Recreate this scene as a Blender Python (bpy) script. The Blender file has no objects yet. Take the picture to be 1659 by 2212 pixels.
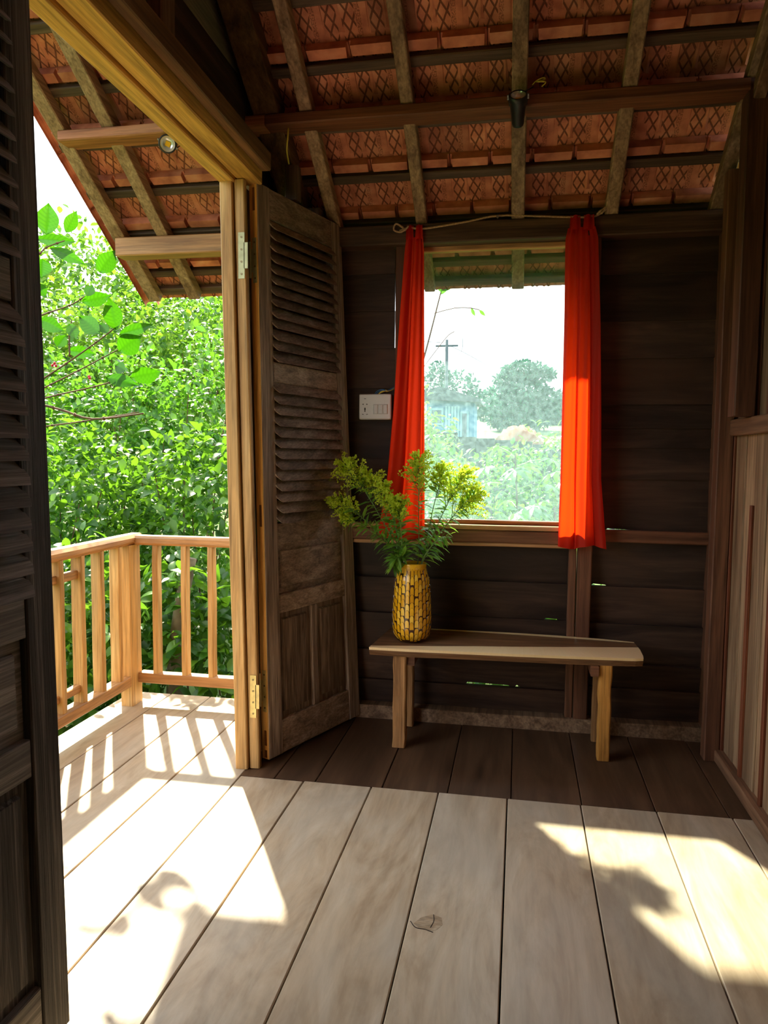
import bpy, bmesh, math, random
import numpy as np
from mathutils import Vector, Matrix

random.seed(11)
rng = np.random.default_rng(5)
SC = bpy.context.scene
COL = SC.collection

# ------------------------------------------------------------------ camera
YAW, PIT, ROL, HC = math.radians(10.33), math.radians(4.39), math.radians(0.51), 1.30
fw = Vector((-math.sin(YAW) * math.cos(PIT), math.cos(YAW) * math.cos(PIT), -math.sin(PIT)))
rt = Vector((math.cos(YAW), math.sin(YAW), 0))
up = rt.cross(fw)
r2 = math.cos(ROL) * rt + math.sin(ROL) * up
u2 = -math.sin(ROL) * rt + math.cos(ROL) * up
cam_d = bpy.data.cameras.new('camera')
cam = bpy.data.objects.new('camera', cam_d)
COL.objects.link(cam)
cam_d.sensor_fit = 'HORIZONTAL'
cam_d.sensor_width = 36.0
cam_d.lens = 1600.0 / 1659.0 * 36.0
cam_d.clip_start = 0.02
cam_d.clip_end = 400
M = Matrix(((r2.x, u2.x, -fw.x, 0), (r2.y, u2.y, -fw.y, 0), (r2.z, u2.z, -fw.z, HC), (0, 0, 0, 1)))
cam.matrix_world = M
SC.camera = cam

# ------------------------------------------------------------------ sky, sun, exposure
world = bpy.data.worlds.new('sky')
SC.world = world
world.use_nodes = True
bg = world.node_tree.nodes['Background']
bg.inputs[0].default_value = (0.93, 0.97, 1.0, 1)
bg.inputs[1].default_value = 0.75
sun_d = bpy.data.lights.new('sun', 'SUN')
sun_d.energy = 5.0
sun_d.color = (1.0, 0.90, 0.66)
sun_d.angle = math.radians(1.5)
sun = bpy.data.objects.new('sun', sun_d)
COL.objects.link(sun)
sun.rotation_euler = Vector((0.58, -1.0, -1.05)).to_track_quat('-Z', 'Y').to_euler()
sun.location = (-4, 9, 9)
SC.view_settings.view_transform = 'Standard'
SC.view_settings.look = 'None'
SC.view_settings.gamma = 1.0
SC.view_settings.use_curve_mapping = False
SC.view_settings.exposure = 2.4
SC.cycles.diffuse_bounces = 5
SC.cycles.max_bounces = 8
SC.cycles.transparent_max_bounces = 10
SC.cycles.caustics_reflective = False
SC.cycles.caustics_refractive = False
SC.cycles.use_adaptive_sampling = True
SC.cycles.adaptive_threshold = 0.03


# ------------------------------------------------------------------ helpers
def s2l(c):
    c = c / 255.0
    return c / 12.92 if c <= 0.04045 else ((c + 0.055) / 1.055) ** 2.4


def rgb(r, g, b):
    return (s2l(r), s2l(g), s2l(b), 1.0)


ORIG = {}


def empty(name, loc=(0, 0, 0), parent=None):
    o = bpy.data.objects.new(name, None)
    COL.objects.link(o)
    o.empty_display_size = 0.1
    loc = Vector(loc)
    if parent:
        o.parent = parent
        o.location = loc - ORIG[parent.name]
    else:
        o.location = loc
    ORIG[o.name] = loc
    return o


def tag(o, label=None, cat=None, group=None, kind=None):
    if label: o['label'] = label
    if cat: o['category'] = cat
    if group: o['group'] = group
    if kind: o['kind'] = kind
    return o


def link_mesh(name, me, parent=None, origin=None):
    o = bpy.data.objects.new(name, me)
    COL.objects.link(o)
    if parent:
        o.parent = parent
        ORIG[o.name] = ORIG[parent.name].copy()
    else:
        o.location = Vector(origin or (0, 0, 0))
        ORIG[o.name] = Vector(origin or (0, 0, 0))
    return o


class MB:
    def __init__(s):
        s.v, s.f, s.m = [], [], []

    def add(s, vs, fs, mi=0):
        b = len(s.v)
        s.v += [Vector(p) for p in vs]
        for f in fs:
            s.f.append(tuple(b + i for i in f))
            s.m.append(mi)
        return s

    def box(s, a, b, mi=0):
        x0, y0, z0 = a
        x1, y1, z1 = b
        vs = [(x0, y0, z0), (x1, y0, z0), (x1, y1, z0), (x0, y1, z0), (x0, y0, z1), (x1, y0, z1), (x1, y1, z1), (x0, y1, z1)]
        return s.add(vs, [(0, 3, 2, 1), (4, 5, 6, 7), (0, 1, 5, 4), (1, 2, 6, 5), (2, 3, 7, 6), (3, 0, 4, 7)], mi)

    def beam(s, p0, p1, w, h, upv=(0, 0, 1), ch=0.004, mi=0, seg=1, wob=0.0, taper=1.0):
        """bar from p0 to p1, w across, h along upv, chamfered; the axis runs through its centre"""
        p0, p1 = Vector(p0), Vector(p1)
        d = (p1 - p0).normalized()
        u = Vector(upv)
        sd = d.cross(u).normalized()
        u = sd.cross(d).normalized()
        a, b = w / 2, h / 2
        ring = [(-a + ch, -b), (a - ch, -b), (a, -b + ch), (a, b - ch), (a - ch, b), (-a + ch, b), (-a, b - ch), (-a, -b + ch)]
        vs, fs = [], []
        for i in range(seg + 1):
            t = i / seg
            c = p0.lerp(p1, t)
            k = 1 + (taper - 1) * t
            j = sd * random.uniform(-wob, wob) + u * random.uniform(-wob, wob) if wob else Vector()
            for (x, y) in ring:
                vs.append(c + j + sd * x * k + u * y * k + ((sd * random.uniform(-wob, wob) + u * random.uniform(-wob, wob)) * .4 if wob else Vector()))
        for i in range(seg):
            for k in range(8):
                a0, a1 = i * 8 + k, i * 8 + (k + 1) % 8
                fs.append((a0, a1, a1 + 8, a0 + 8))
        fs.append(tuple(range(7, -1, -1)))
        fs.append(tuple(seg * 8 + k for k in range(8)))
        return s.add(vs, fs, mi)

    def prism(s, poly, off, mi=0):
        """polygon (list of 3D points) extruded by vector off"""
        off = Vector(off)
        n = len(poly)
        vs = [Vector(p) for p in poly] + [Vector(p) + off for p in poly]
        fs = [tuple(range(n - 1, -1, -1)), tuple(range(n, 2 * n))]
        for i in range(n):
            j = (i + 1) % n
            fs.append((i, j, j + n, i + n))
        return s.add(vs, fs, mi)

    def tube(s, pts, r, n=6, mi=0, caps=True):
        pts = [Vector(p) for p in pts]
        rr = r if isinstance(r, (list, tuple)) else [r] * len(pts)
        vs, fs = [], []
        ref = Vector((0.13, 0.31, 0.94))
        for i, p in enumerate(pts):
            d = (pts[min(i + 1, len(pts) - 1)] - pts[max(i - 1, 0)]).normalized()
            a = d.cross(ref)
            if a.length < 1e-3: a = d.cross(Vector((1, 0, 0)))
            a.normalize()
            b = d.cross(a)
            for k in range(n):
                t = 2 * math.pi * k / n
                vs.append(p + (a * math.cos(t) + b * math.sin(t)) * rr[i])
        for i in range(len(pts) - 1):
            for k in range(n):
                a0, a1 = i * n + k, i * n + (k + 1) % n
                fs.append((a0, a1, a1 + n, a0 + n))
        if caps:
            fs.append(tuple(range(n - 1, -1, -1)))
            fs.append(tuple((len(pts) - 1) * n + k for k in range(n)))
        return s.add(vs, fs, mi)

    def lathe(s, prof, c, n=24, mi=0):
        vs, fs = [], []
        for (r, z) in prof:
            for k in range(n):
                t = 2 * math.pi * k / n
                vs.append((c[0] + r * math.cos(t), c[1] + r * math.sin(t), c[2] + z))
        for i in range(len(prof) - 1):
            for k in range(n):
                a0, a1 = i * n + k, i * n + (k + 1) % n
                fs.append((a0, a1, a1 + n, a0 + n))
        return s.add(vs, fs, mi)

    def xf(s, mat, start=0):
        for i in range(start, len(s.v)):
            s.v[i] = mat @ s.v[i]
        return s

    def mesh(s, name, mats, smooth=False, o=Vector()):
        me = bpy.data.meshes.new(name)
        me.from_pydata([tuple(p - o) for p in s.v], [], s.f)
        for m in (mats if isinstance(mats, (list, tuple)) else [mats]):
            me.materials.append(m)
        if any(s.m):
            me.polygons.foreach_set('material_index', s.m)
        if smooth:
            me.polygons.foreach_set('use_smooth', [True] * len(me.polygons))
        bm = bmesh.new()
        bm.from_mesh(me)
        bmesh.ops.recalc_face_normals(bm, faces=bm.faces)
        bm.to_mesh(me)
        bm.free()
        return me

    def build(s, name, mats, parent=None, smooth=False, origin=None):
        o = ORIG[parent.name] if parent else Vector(origin or (0, 0, 0))
        return link_mesh(name, s.mesh(name, mats, smooth, o), parent, origin)


def curve_pts(pts, n=12):
    """Catmull-Rom through pts"""
    P = [Vector(p) for p in pts]
    P = [P[0] * 2 - P[1]] + P + [P[-1] * 2 - P[-2]]
    out = []
    m = len(P) - 3
    for i in range(m):
        k = max(2, n // m)
        for j in range(k):
            t = j / k
            a, b, c, d = P[i], P[i + 1], P[i + 2], P[i + 3]
            out.append(0.5 * ((2 * b) + (c - a) * t + (2 * a - 5 * b + 4 * c - d) * t * t + (3 * b - a - 3 * c + d) * t ** 3))
    out.append(P[-2])
    return out


# ------------------------------------------------------------------ materials
def new_mat(name):
    m = bpy.data.materials.new(name)
    m.use_nodes = True
    nt = m.node_tree
    return m, nt, nt.nodes, nt.links, nt.nodes['Principled BSDF']


def mathn(N, L, op, a, b=None, c=None):
    n = N.new('ShaderNodeMath')
    n.operation = op
    for i, x in enumerate((a, b, c)):
        if x is None: continue
        if isinstance(x, (int, float)): n.inputs[i].default_value = x
        else: L.new(x, n.inputs[i])
    return n.outputs[0]


def ramp(N, L, fac, stops):
    r = N.new('ShaderNodeValToRGB')
    L.new(fac, r.inputs[0])
    e = r.color_ramp.elements
    while len(e) < len(stops): e.new(0.5)
    for i, (p, c) in enumerate(stops):
        e[i].position = p
        e[i].color = c
    return r.outputs[0]


def wood(name, cols, axis='X', rough=0.6, across=16, along=0.9, bump=0.25, var=0.3, spec=0.3, fine=0.45, dist=1.2, blotch=0.0, bcol=None):
    m, nt, N, L, P = new_mat(name)
    tc = N.new('ShaderNodeTexCoord')
    oi = N.new('ShaderNodeObjectInfo')
    cx = N.new('ShaderNodeCombineXYZ')
    for i, k in enumerate((37.0, 91.0, 53.0)):
        L.new(mathn(N, L, 'MULTIPLY', oi.outputs['Random'], k), cx.inputs[i])
    ad = N.new('ShaderNodeVectorMath')
    ad.operation = 'ADD'
    L.new(tc.outputs['Object'], ad.inputs[0])
    L.new(cx.outputs[0], ad.inputs[1])

    def noise(ac, al, detail, dis, rgh=0.6):
        mp = N.new('ShaderNodeMapping')
        sc = [ac, ac, ac]
        sc['XYZ'.index(axis)] = al
        mp.inputs['Scale'].default_value = sc
        L.new(ad.outputs[0], mp.inputs['Vector'])
        n = N.new('ShaderNodeTexNoise')
        n.inputs['Scale'].default_value = 1.0
        n.inputs['Detail'].default_value = detail
        n.inputs['Roughness'].default_value = rgh
        n.inputs['Distortion'].default_value = dis
        L.new(mp.outputs[0], n.inputs['Vector'])
        return n.outputs['Fac']
    n1 = noise(across, along, 6, dist)
    n2 = noise(across * 7, along * 3.5, 4, 0.3)
    base = ramp(N, L, n1, [(0.28, cols[0]), (0.5, cols[1]), (0.72, cols[2])])
    st = ramp(N, L, n2, [(0.3, (1 - fine, 1 - fine, 1 - fine, 1)), (0.62, (1.12, 1.12, 1.12, 1))])
    mx = N.new('ShaderNodeMix')
    mx.data_type = 'RGBA'
    mx.blend_type = 'MULTIPLY'
    mx.inputs[0].default_value = 1.0
    L.new(base, mx.inputs[6])
    L.new(st, mx.inputs[7])
    out = mx.outputs[2]
    if blotch:
        n3 = noise(2.2, 1.3, 3, 0.5)
        bf = ramp(N, L, n3, [(0.45, (0, 0, 0, 1)), (0.7, (blotch, blotch, blotch, 1))])
        m2 = N.new('ShaderNodeMix')
        m2.data_type = 'RGBA'
        L.new(bf, m2.inputs[0])
        L.new(out, m2.inputs[6])
        m2.inputs[7].default_value = bcol or cols[0]
        out = m2.outputs[2]
    hs = N.new('ShaderNodeHueSaturation')
    L.new(out, hs.inputs['Color'])
    L.new(mathn(N, L, 'ADD', mathn(N, L, 'MULTIPLY', oi.outputs['Random'], 2 * var), 1 - var), hs.inputs['Value'])
    L.new(hs.outputs[0], P.inputs['Base Color'])
    P.inputs['Roughness'].default_value = rough
    P.inputs['Specular IOR Level'].default_value = spec
    if bump:
        bp = N.new('ShaderNodeBump')
        bp.inputs['Strength'].default_value = bump
        bp.inputs['Distance'].default_value = 0.004
        L.new(mathn(N, L, 'ADD', n2, mathn(N, L, 'MULTIPLY', n1, 0.7)), bp.inputs['Height'])
        L.new(bp.outputs[0], P.inputs['Normal'])
    return m


def plain(name, col, rough=0.5, metal=0.0, spec=0.5, noise=0.0, nscale=8.0, bump=0.0, coat=0.0):
    m, nt, N, L, P = new_mat(name)
    P.inputs['Roughness'].default_value = rough
    P.inputs['Metallic'].default_value = metal
    P.inputs['Specular IOR Level'].default_value = spec
    P.inputs['Coat Weight'].default_value = coat
    P.inputs['Coat Roughness'].default_value = 0.08
    tc = N.new('ShaderNodeTexCoord')
    n = N.new('ShaderNodeTexNoise')
    n.inputs['Scale'].default_value = nscale
    n.inputs['Detail'].default_value = 5
    L.new(tc.outputs['Object'], n.inputs['Vector'])
    k = noise
    c = ramp(N, L, n.outputs['Fac'], [(0.3, tuple(x * (1 - k) for x in col[:3]) + (1,)), (0.7, tuple(min(1, x * (1 + k)) for x in col[:3]) + (1,))])
    L.new(c, P.inputs['Base Color'])
    if bump:
        bp = N.new('ShaderNodeBump')
        bp.inputs['Strength'].default_value = bump
        bp.inputs['Distance'].default_value = 0.004
        L.new(n.outputs['Fac'], bp.inputs['Height'])
        L.new(bp.outputs[0], P.inputs['Normal'])
    return m


def leafy(name, cols, trans=0.45, rough=0.4, tcol=None, spec=0.4):
    """leaf: glossy surface + light passing through, colour varies from leaf to leaf"""
    m, nt, N, L, P = new_mat(name)
    g = N.new('ShaderNodeNewGeometry')
    oi = N.new('ShaderNodeObjectInfo')
    f = mathn(N, L, 'FRACT', mathn(N, L, 'ADD', g.outputs['Random Per Island'], oi.outputs['Random']))
    c = ramp(N, L, f, [(0.0, cols[0]), (0.5, cols[1]), (1.0, cols[2])])
    L.new(c, P.inputs['Base Color'])
    P.inputs['Roughness'].default_value = rough
    P.inputs['Specular IOR Level'].default_value = spec
    t = N.new('ShaderNodeBsdfTranslucent')
    if tcol:
        mx = N.new('ShaderNodeMix')
        mx.data_type = 'RGBA'
        mx.inputs[0].default_value = 0.6
        L.new(c, mx.inputs[6])
        mx.inputs[7].default_value = tcol
        L.new(mx.outputs[2], t.inputs[0])
    else:
        L.new(c, t.inputs[0])
    ms = N.new('ShaderNodeMixShader')
    ms.inputs[0].default_value = trans
    L.new(P.outputs[0], ms.inputs[1])
    L.new(t.outputs[0], ms.inputs[2])
    L.new(ms.outputs[0], N['Material Output'].inputs[0])
    return m


MT = {}
fl = [rgb(156, 134, 108), rgb(174, 155, 130), rgb(188, 172, 150)]
MT['floor'] = wood('floor_wood', fl, 'Y', rough=0.42, across=5.5, along=1.4, bump=0.06, var=0.06, spec=0.45, fine=0.09, dist=3.2, blotch=0.5, bcol=rgb(170, 165, 154))
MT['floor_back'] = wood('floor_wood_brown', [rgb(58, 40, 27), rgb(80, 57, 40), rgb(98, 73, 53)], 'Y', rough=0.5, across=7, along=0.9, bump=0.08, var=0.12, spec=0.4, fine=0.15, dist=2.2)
MT['knot'] = wood('floor_knot', [rgb(138, 114, 88), rgb(168, 146, 118), rgb(178, 160, 136)], 'X', rough=0.5, across=30, along=12, bump=0.2, var=0.0)
MT['underfloor'] = plain('underfloor_shadow_board', rgb(28, 18, 16), 0.9)
MT['teak_z'] = wood('new_wood_upright', [rgb(146, 104, 58), rgb(182, 142, 88), rgb(202, 168, 116)], 'Z', bump=0.12, var=0.1, across=12, rough=0.5)
MT['teak_y'] = wood('new_wood_lengthwise', [rgb(142, 96, 54), rgb(174, 128, 80), rgb(192, 150, 104)], 'Y', bump=0.12, var=0.1, across=12, rough=0.5)
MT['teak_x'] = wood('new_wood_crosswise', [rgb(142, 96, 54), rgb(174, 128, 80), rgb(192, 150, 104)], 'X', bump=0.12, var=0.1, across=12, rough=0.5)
wd = [rgb(34, 25, 22), rgb(54, 40, 34), rgb(78, 59, 49)]
MT['wall_x'] = wood('dark_wall_board', wd, 'X', bump=0.2, var=0.4, across=9, along=1.3, rough=0.6, spec=0.3, fine=0.3, blotch=0.5, bcol=rgb(86, 60, 46))
MT['wall_y'] = wood('dark_gable_board', wd, 'Y', bump=0.2, var=0.3, across=14, rough=0.65, spec=0.25)
MT['post_z'] = wood('brown_post', [rgb(70, 44, 32), rgb(104, 68, 50), rgb(130, 90, 66)], 'Z', bump=0.15, var=0.18, across=12)
MT['post_x'] = wood('brown_sill', [rgb(80, 50, 36), rgb(116, 76, 54), rgb(146, 100, 72)], 'X', bump=0.15, var=0.18, across=12)
MT['sill_light'] = wood('pale_sill', [rgb(170, 120, 80), rgb(196, 146, 102), rgb(210, 166, 122)], 'X', bump=0.1, var=0.1, across=12)
MT['plank_z'] = wood('brown_plank_upright', [rgb(98, 74, 56), rgb(144, 115, 89), rgb(180, 152, 122)], 'Z', bump=0.18, var=0.3, across=13)
MT['redplank_z'] = wood('red_brown_batten', [rgb(84, 42, 26), rgb(112, 60, 38), rgb(132, 78, 52)], 'Z', bump=0.15, var=0.2, across=13)
MT['rail_y'] = wood('brown_rail', [rgb(80, 56, 42), rgb(118, 86, 64), rgb(146, 112, 86)], 'Y', bump=0.15, var=0.15, across=12)
MT['rafter'] = wood('grey_brown_rafter', [rgb(98, 74, 56), rgb(142, 114, 90), rgb(172, 144, 116)], 'Y', bump=0.25, var=0.25, across=16)
MT['rafter_z'] = wood('grey_brown_strut', [rgb(60, 44, 34), rgb(92, 70, 54), rgb(120, 96, 76)], 'Z', bump=0.25, var=0.25, across=16)
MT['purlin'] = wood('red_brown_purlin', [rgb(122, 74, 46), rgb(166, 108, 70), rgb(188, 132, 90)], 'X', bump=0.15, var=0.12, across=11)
MT['purlin_in'] = wood('shaded_purlin_wood', [rgb(84, 48, 32), rgb(118, 72, 48), rgb(140, 92, 62)], 'X', bump=0.15, var=0.1, across=11)  # indoor shade painted in: darker copy of the veranda purlin wood
MT['plate'] = wood('shaded_plate_wood', [rgb(52, 36, 28), rgb(78, 55, 42), rgb(100, 74, 56)], 'X', bump=0.15, var=0.1, across=11)  # indoor piece only, its backlit shade put into the colour
MT['batten'] = wood('dark_roof_batten', [rgb(56, 42, 34), rgb(86, 66, 52), rgb(116, 92, 74)], 'X', bump=0.2, var=0.3, across=16)
MT['beam_y'] = wood('golden_lintel', [rgb(160, 116, 54), rgb(200, 152, 78), rgb(216, 172, 100)], 'Y', bump=0.18, var=0.1, across=12)
MT['dark_beam_y'] = wood('brown_lintel', [rgb(70, 48, 30), rgb(106, 76, 46), rgb(134, 100, 64)], 'Y', bump=0.2, var=0.15, across=12)
MT['pale_board_y'] = wood('grey_gable_board', [rgb(104, 100, 84), rgb(134, 128, 108), rgb(150, 146, 128)], 'Y', bump=0.2, var=0.1, across=10)
dr = [rgb(98, 82, 69), rgb(142, 121, 104), rgb(176, 156, 138)]
MT['door_z'] = wood('weathered_door_upright', dr, 'Z', bump=0.7, var=0.12, across=34, along=1.2, fine=0.6, rough=0.7, spec=0.25)
MT['door_y'] = wood('weathered_door_cross', dr, 'Y', bump=0.3, var=0.16, across=26, along=1.1, fine=0.45, rough=0.68, spec=0.25, dist=0.7)
MT['door_panel'] = wood('weathered_door_panel', [rgb(80, 64, 52), rgb(118, 98, 82), rgb(150, 130, 112)], 'Z', bump=0.35, var=0.12, across=20, along=1.4, fine=0.5, rough=0.7, spec=0.25, dist=3.0)
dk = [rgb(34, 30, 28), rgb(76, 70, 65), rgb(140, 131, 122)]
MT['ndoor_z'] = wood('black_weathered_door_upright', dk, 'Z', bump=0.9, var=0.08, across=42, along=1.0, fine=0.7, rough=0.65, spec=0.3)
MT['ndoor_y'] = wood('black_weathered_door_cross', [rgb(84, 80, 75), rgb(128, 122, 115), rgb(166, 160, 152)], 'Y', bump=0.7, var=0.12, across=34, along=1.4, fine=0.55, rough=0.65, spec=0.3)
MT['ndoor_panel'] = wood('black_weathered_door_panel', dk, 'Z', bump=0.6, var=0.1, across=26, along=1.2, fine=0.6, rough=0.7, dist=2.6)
MT['edge'] = wood('fresh_cut_door_edge', [rgb(220, 154, 70), rgb(240, 184, 100), rgb(248, 204, 128)], 'Z', bump=0.06, var=0.05, across=12, rough=0.5)
MT['mortise'] = wood('mortise_plug', [rgb(96, 58, 28), rgb(128, 80, 38), rgb(150, 96, 48)], 'Z', bump=0.1, var=0.05)
MT['bench_leg'] = wood('bench_leg_wood', [rgb(104, 72, 44), rgb(158, 116, 74), rgb(184, 142, 96)], 'Z', bump=0.4, var=0.12, across=14)
MT['bench_leg_gold'] = wood('bench_leg_golden', [rgb(110, 74, 36), rgb(186, 132, 62), rgb(204, 152, 80)], 'Z', bump=0.4, var=0.05, across=14)
MT['hinge'] = plain('brass_hinge', rgb(206, 186, 120), 0.35, 0.3, noise=0.25, nscale=30)
MT['hinge2'] = plain('zinc_hinge', rgb(168, 170, 128), 0.3, 0.3, noise=0.2, nscale=30)
MT['screw'] = plain('screw_steel', rgb(120, 110, 80), 0.35, 0.8)
MT['plastic'] = plain('white_plastic', rgb(226, 228, 230), 0.3, spec=0.5)
MT['plastic2'] = plain('white_plastic_rocker', rgb(216, 220, 224), 0.25, spec=0.5)
MT['blackhole'] = plain('socket_slot', rgb(12, 12, 14), 0.6)
MT['blackmetal'] = plain('black_lamp_housing', rgb(26, 28, 30), 0.4, 0.2, noise=0.2)
MT['reflector'] = plain('silver_lamp_reflector', rgb(226, 230, 232), 0.22, 0.6, noise=0.05)
MT['led'] = plain('yellow_led_chip', rgb(250, 196, 20), 0.4)
MT['wire_y'] = plain('yellow_wire', rgb(216, 196, 70), 0.4)
MT['wire_b'] = plain('blue_wire', rgb(40, 104, 170), 0.4)
MT['wire_k'] = plain('black_wire', rgb(20, 20, 22), 0.5)
MT['rope'] = plain('jute_rope', rgb(176, 142, 112), 0.85, noise=0.35, nscale=160, bump=0.6)
MT['iron'] = plain('grey_metal', rgb(150, 150, 150), 0.4, 0.8)
MT['vase_groove'] = plain('brown_glaze', rgb(70, 36, 8), 0.25, spec=0.5, noise=0.3, nscale=20, coat=0.5)
MT['soil'] = plain('red_soil', rgb(116, 76, 54), 0.95, noise=0.3, nscale=1.2, bump=0.4)
MT['ground'] = plain('grassy_ground', rgb(62, 84, 30), 0.95, noise=0.45, nscale=1.7, bump=0.5)
MT['path'] = plain('pale_earth', rgb(158, 130, 96), 0.95, noise=0.25, nscale=3, bump=0.4)
MT['bark'] = plain('mossy_bark', rgb(98, 88, 68), 0.9, noise=0.4, nscale=14, bump=0.7)
MT['twig'] = plain('brown_twig', rgb(84, 60, 40), 0.8, noise=0.3, nscale=30, bump=0.3)
MT['stemgreen'] = plain('green_stem', rgb(96, 124, 52), 0.6, noise=0.2, nscale=20)
MT['berry'] = plain('red_berry', rgb(176, 24, 44), 0.3)
MT['bluewall'] = plain('blue_house_wall', rgb(50, 108, 140), 0.8, noise=0.15, nscale=2)
MT['housefront'] = plain('pale_house_board', rgb(110, 150, 160), 0.8, noise=0.1, nscale=2)
MT['houseroof'] = plain('dark_house_roof', rgb(48, 58, 62), 0.8, noise=0.2, nscale=2)
MT['houseglass'] = plain('dark_house_window', rgb(50, 70, 84), 0.2)
MT['concrete'] = plain('concrete_pole', rgb(70, 78, 82), 0.9, noise=0.15, nscale=2)
MT['stone'] = plain('dark_garden_wall', rgb(46, 50, 48), 0.95, noise=0.3, nscale=3, bump=0.5)

# leaves
MT['leaf_near'] = leafy('leaf_glossy_green', [rgb(36, 76, 28), rgb(60, 106, 34), rgb(92, 132, 40)], 0.42, 0.34, rgb(120, 172, 30))
MT['leaf_mid'] = leafy('leaf_fresh_green', [rgb(38, 88, 30), rgb(68, 122, 38), rgb(106, 148, 46)], 0.42, 0.36, rgb(108, 168, 34))
MT['leaf_far'] = leafy('leaf_yellow_green', [rgb(50, 100, 36), rgb(84, 132, 42), rgb(126, 154, 50)], 0.42, 0.42, rgb(116, 164, 38))
MT['leaf_coffee'] = leafy('leaf_coffee', [rgb(26, 74, 8), rgb(40, 94, 10), rgb(60, 110, 12)], 0.5, 0.3, rgb(66, 132, 4))
MT['leaf_cassava'] = leafy('leaf_cassava', [rgb(36, 86, 40), rgb(54, 108, 48), rgb(86, 130, 48)], 0.38, 0.33, rgb(96, 150, 40))
MT['leaf_tree'] = leafy('leaf_far_tree', [rgb(20, 66, 54), rgb(30, 84, 62), rgb(44, 100, 66)], 0.3, 0.6, None, 0.2)
MT['leaf_rod'] = leafy('leaf_goldenrod', [rgb(72, 126, 50), rgb(106, 156, 58), rgb(142, 182, 64)], 0.45, 0.5, rgb(150, 200, 60))
MT['plume'] = leafy('goldenrod_florets', [rgb(196, 224, 66), rgb(222, 236, 76), rgb(242, 240, 96)], 0.6, 0.6, rgb(206, 226, 66))


def add_veins(m):
    N, L = m.node_tree.nodes, m.node_tree.links
    a = N.new('ShaderNodeAttribute')
    a.attribute_name = 'vein'
    for n_, i_ in ((N['Principled BSDF'], 'Base Color'), (next(x for x in N if x.type == 'BSDF_TRANSLUCENT'), 0)):
        src = n_.inputs[i_].links[0].from_socket
        mx = N.new('ShaderNodeMix')
        mx.data_type = 'RGBA'
        mx.blend_type = 'MULTIPLY'
        L.new(mathn(N, L, 'MULTIPLY', a.outputs['Fac'], 0.75), mx.inputs[0])
        L.new(src, mx.inputs[6])
        mx.inputs[7].default_value = (0.62, 0.72, 0.5, 1)
        L.new(mx.outputs[2], n_.inputs[i_])


add_veins(MT['leaf_coffee'])


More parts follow.
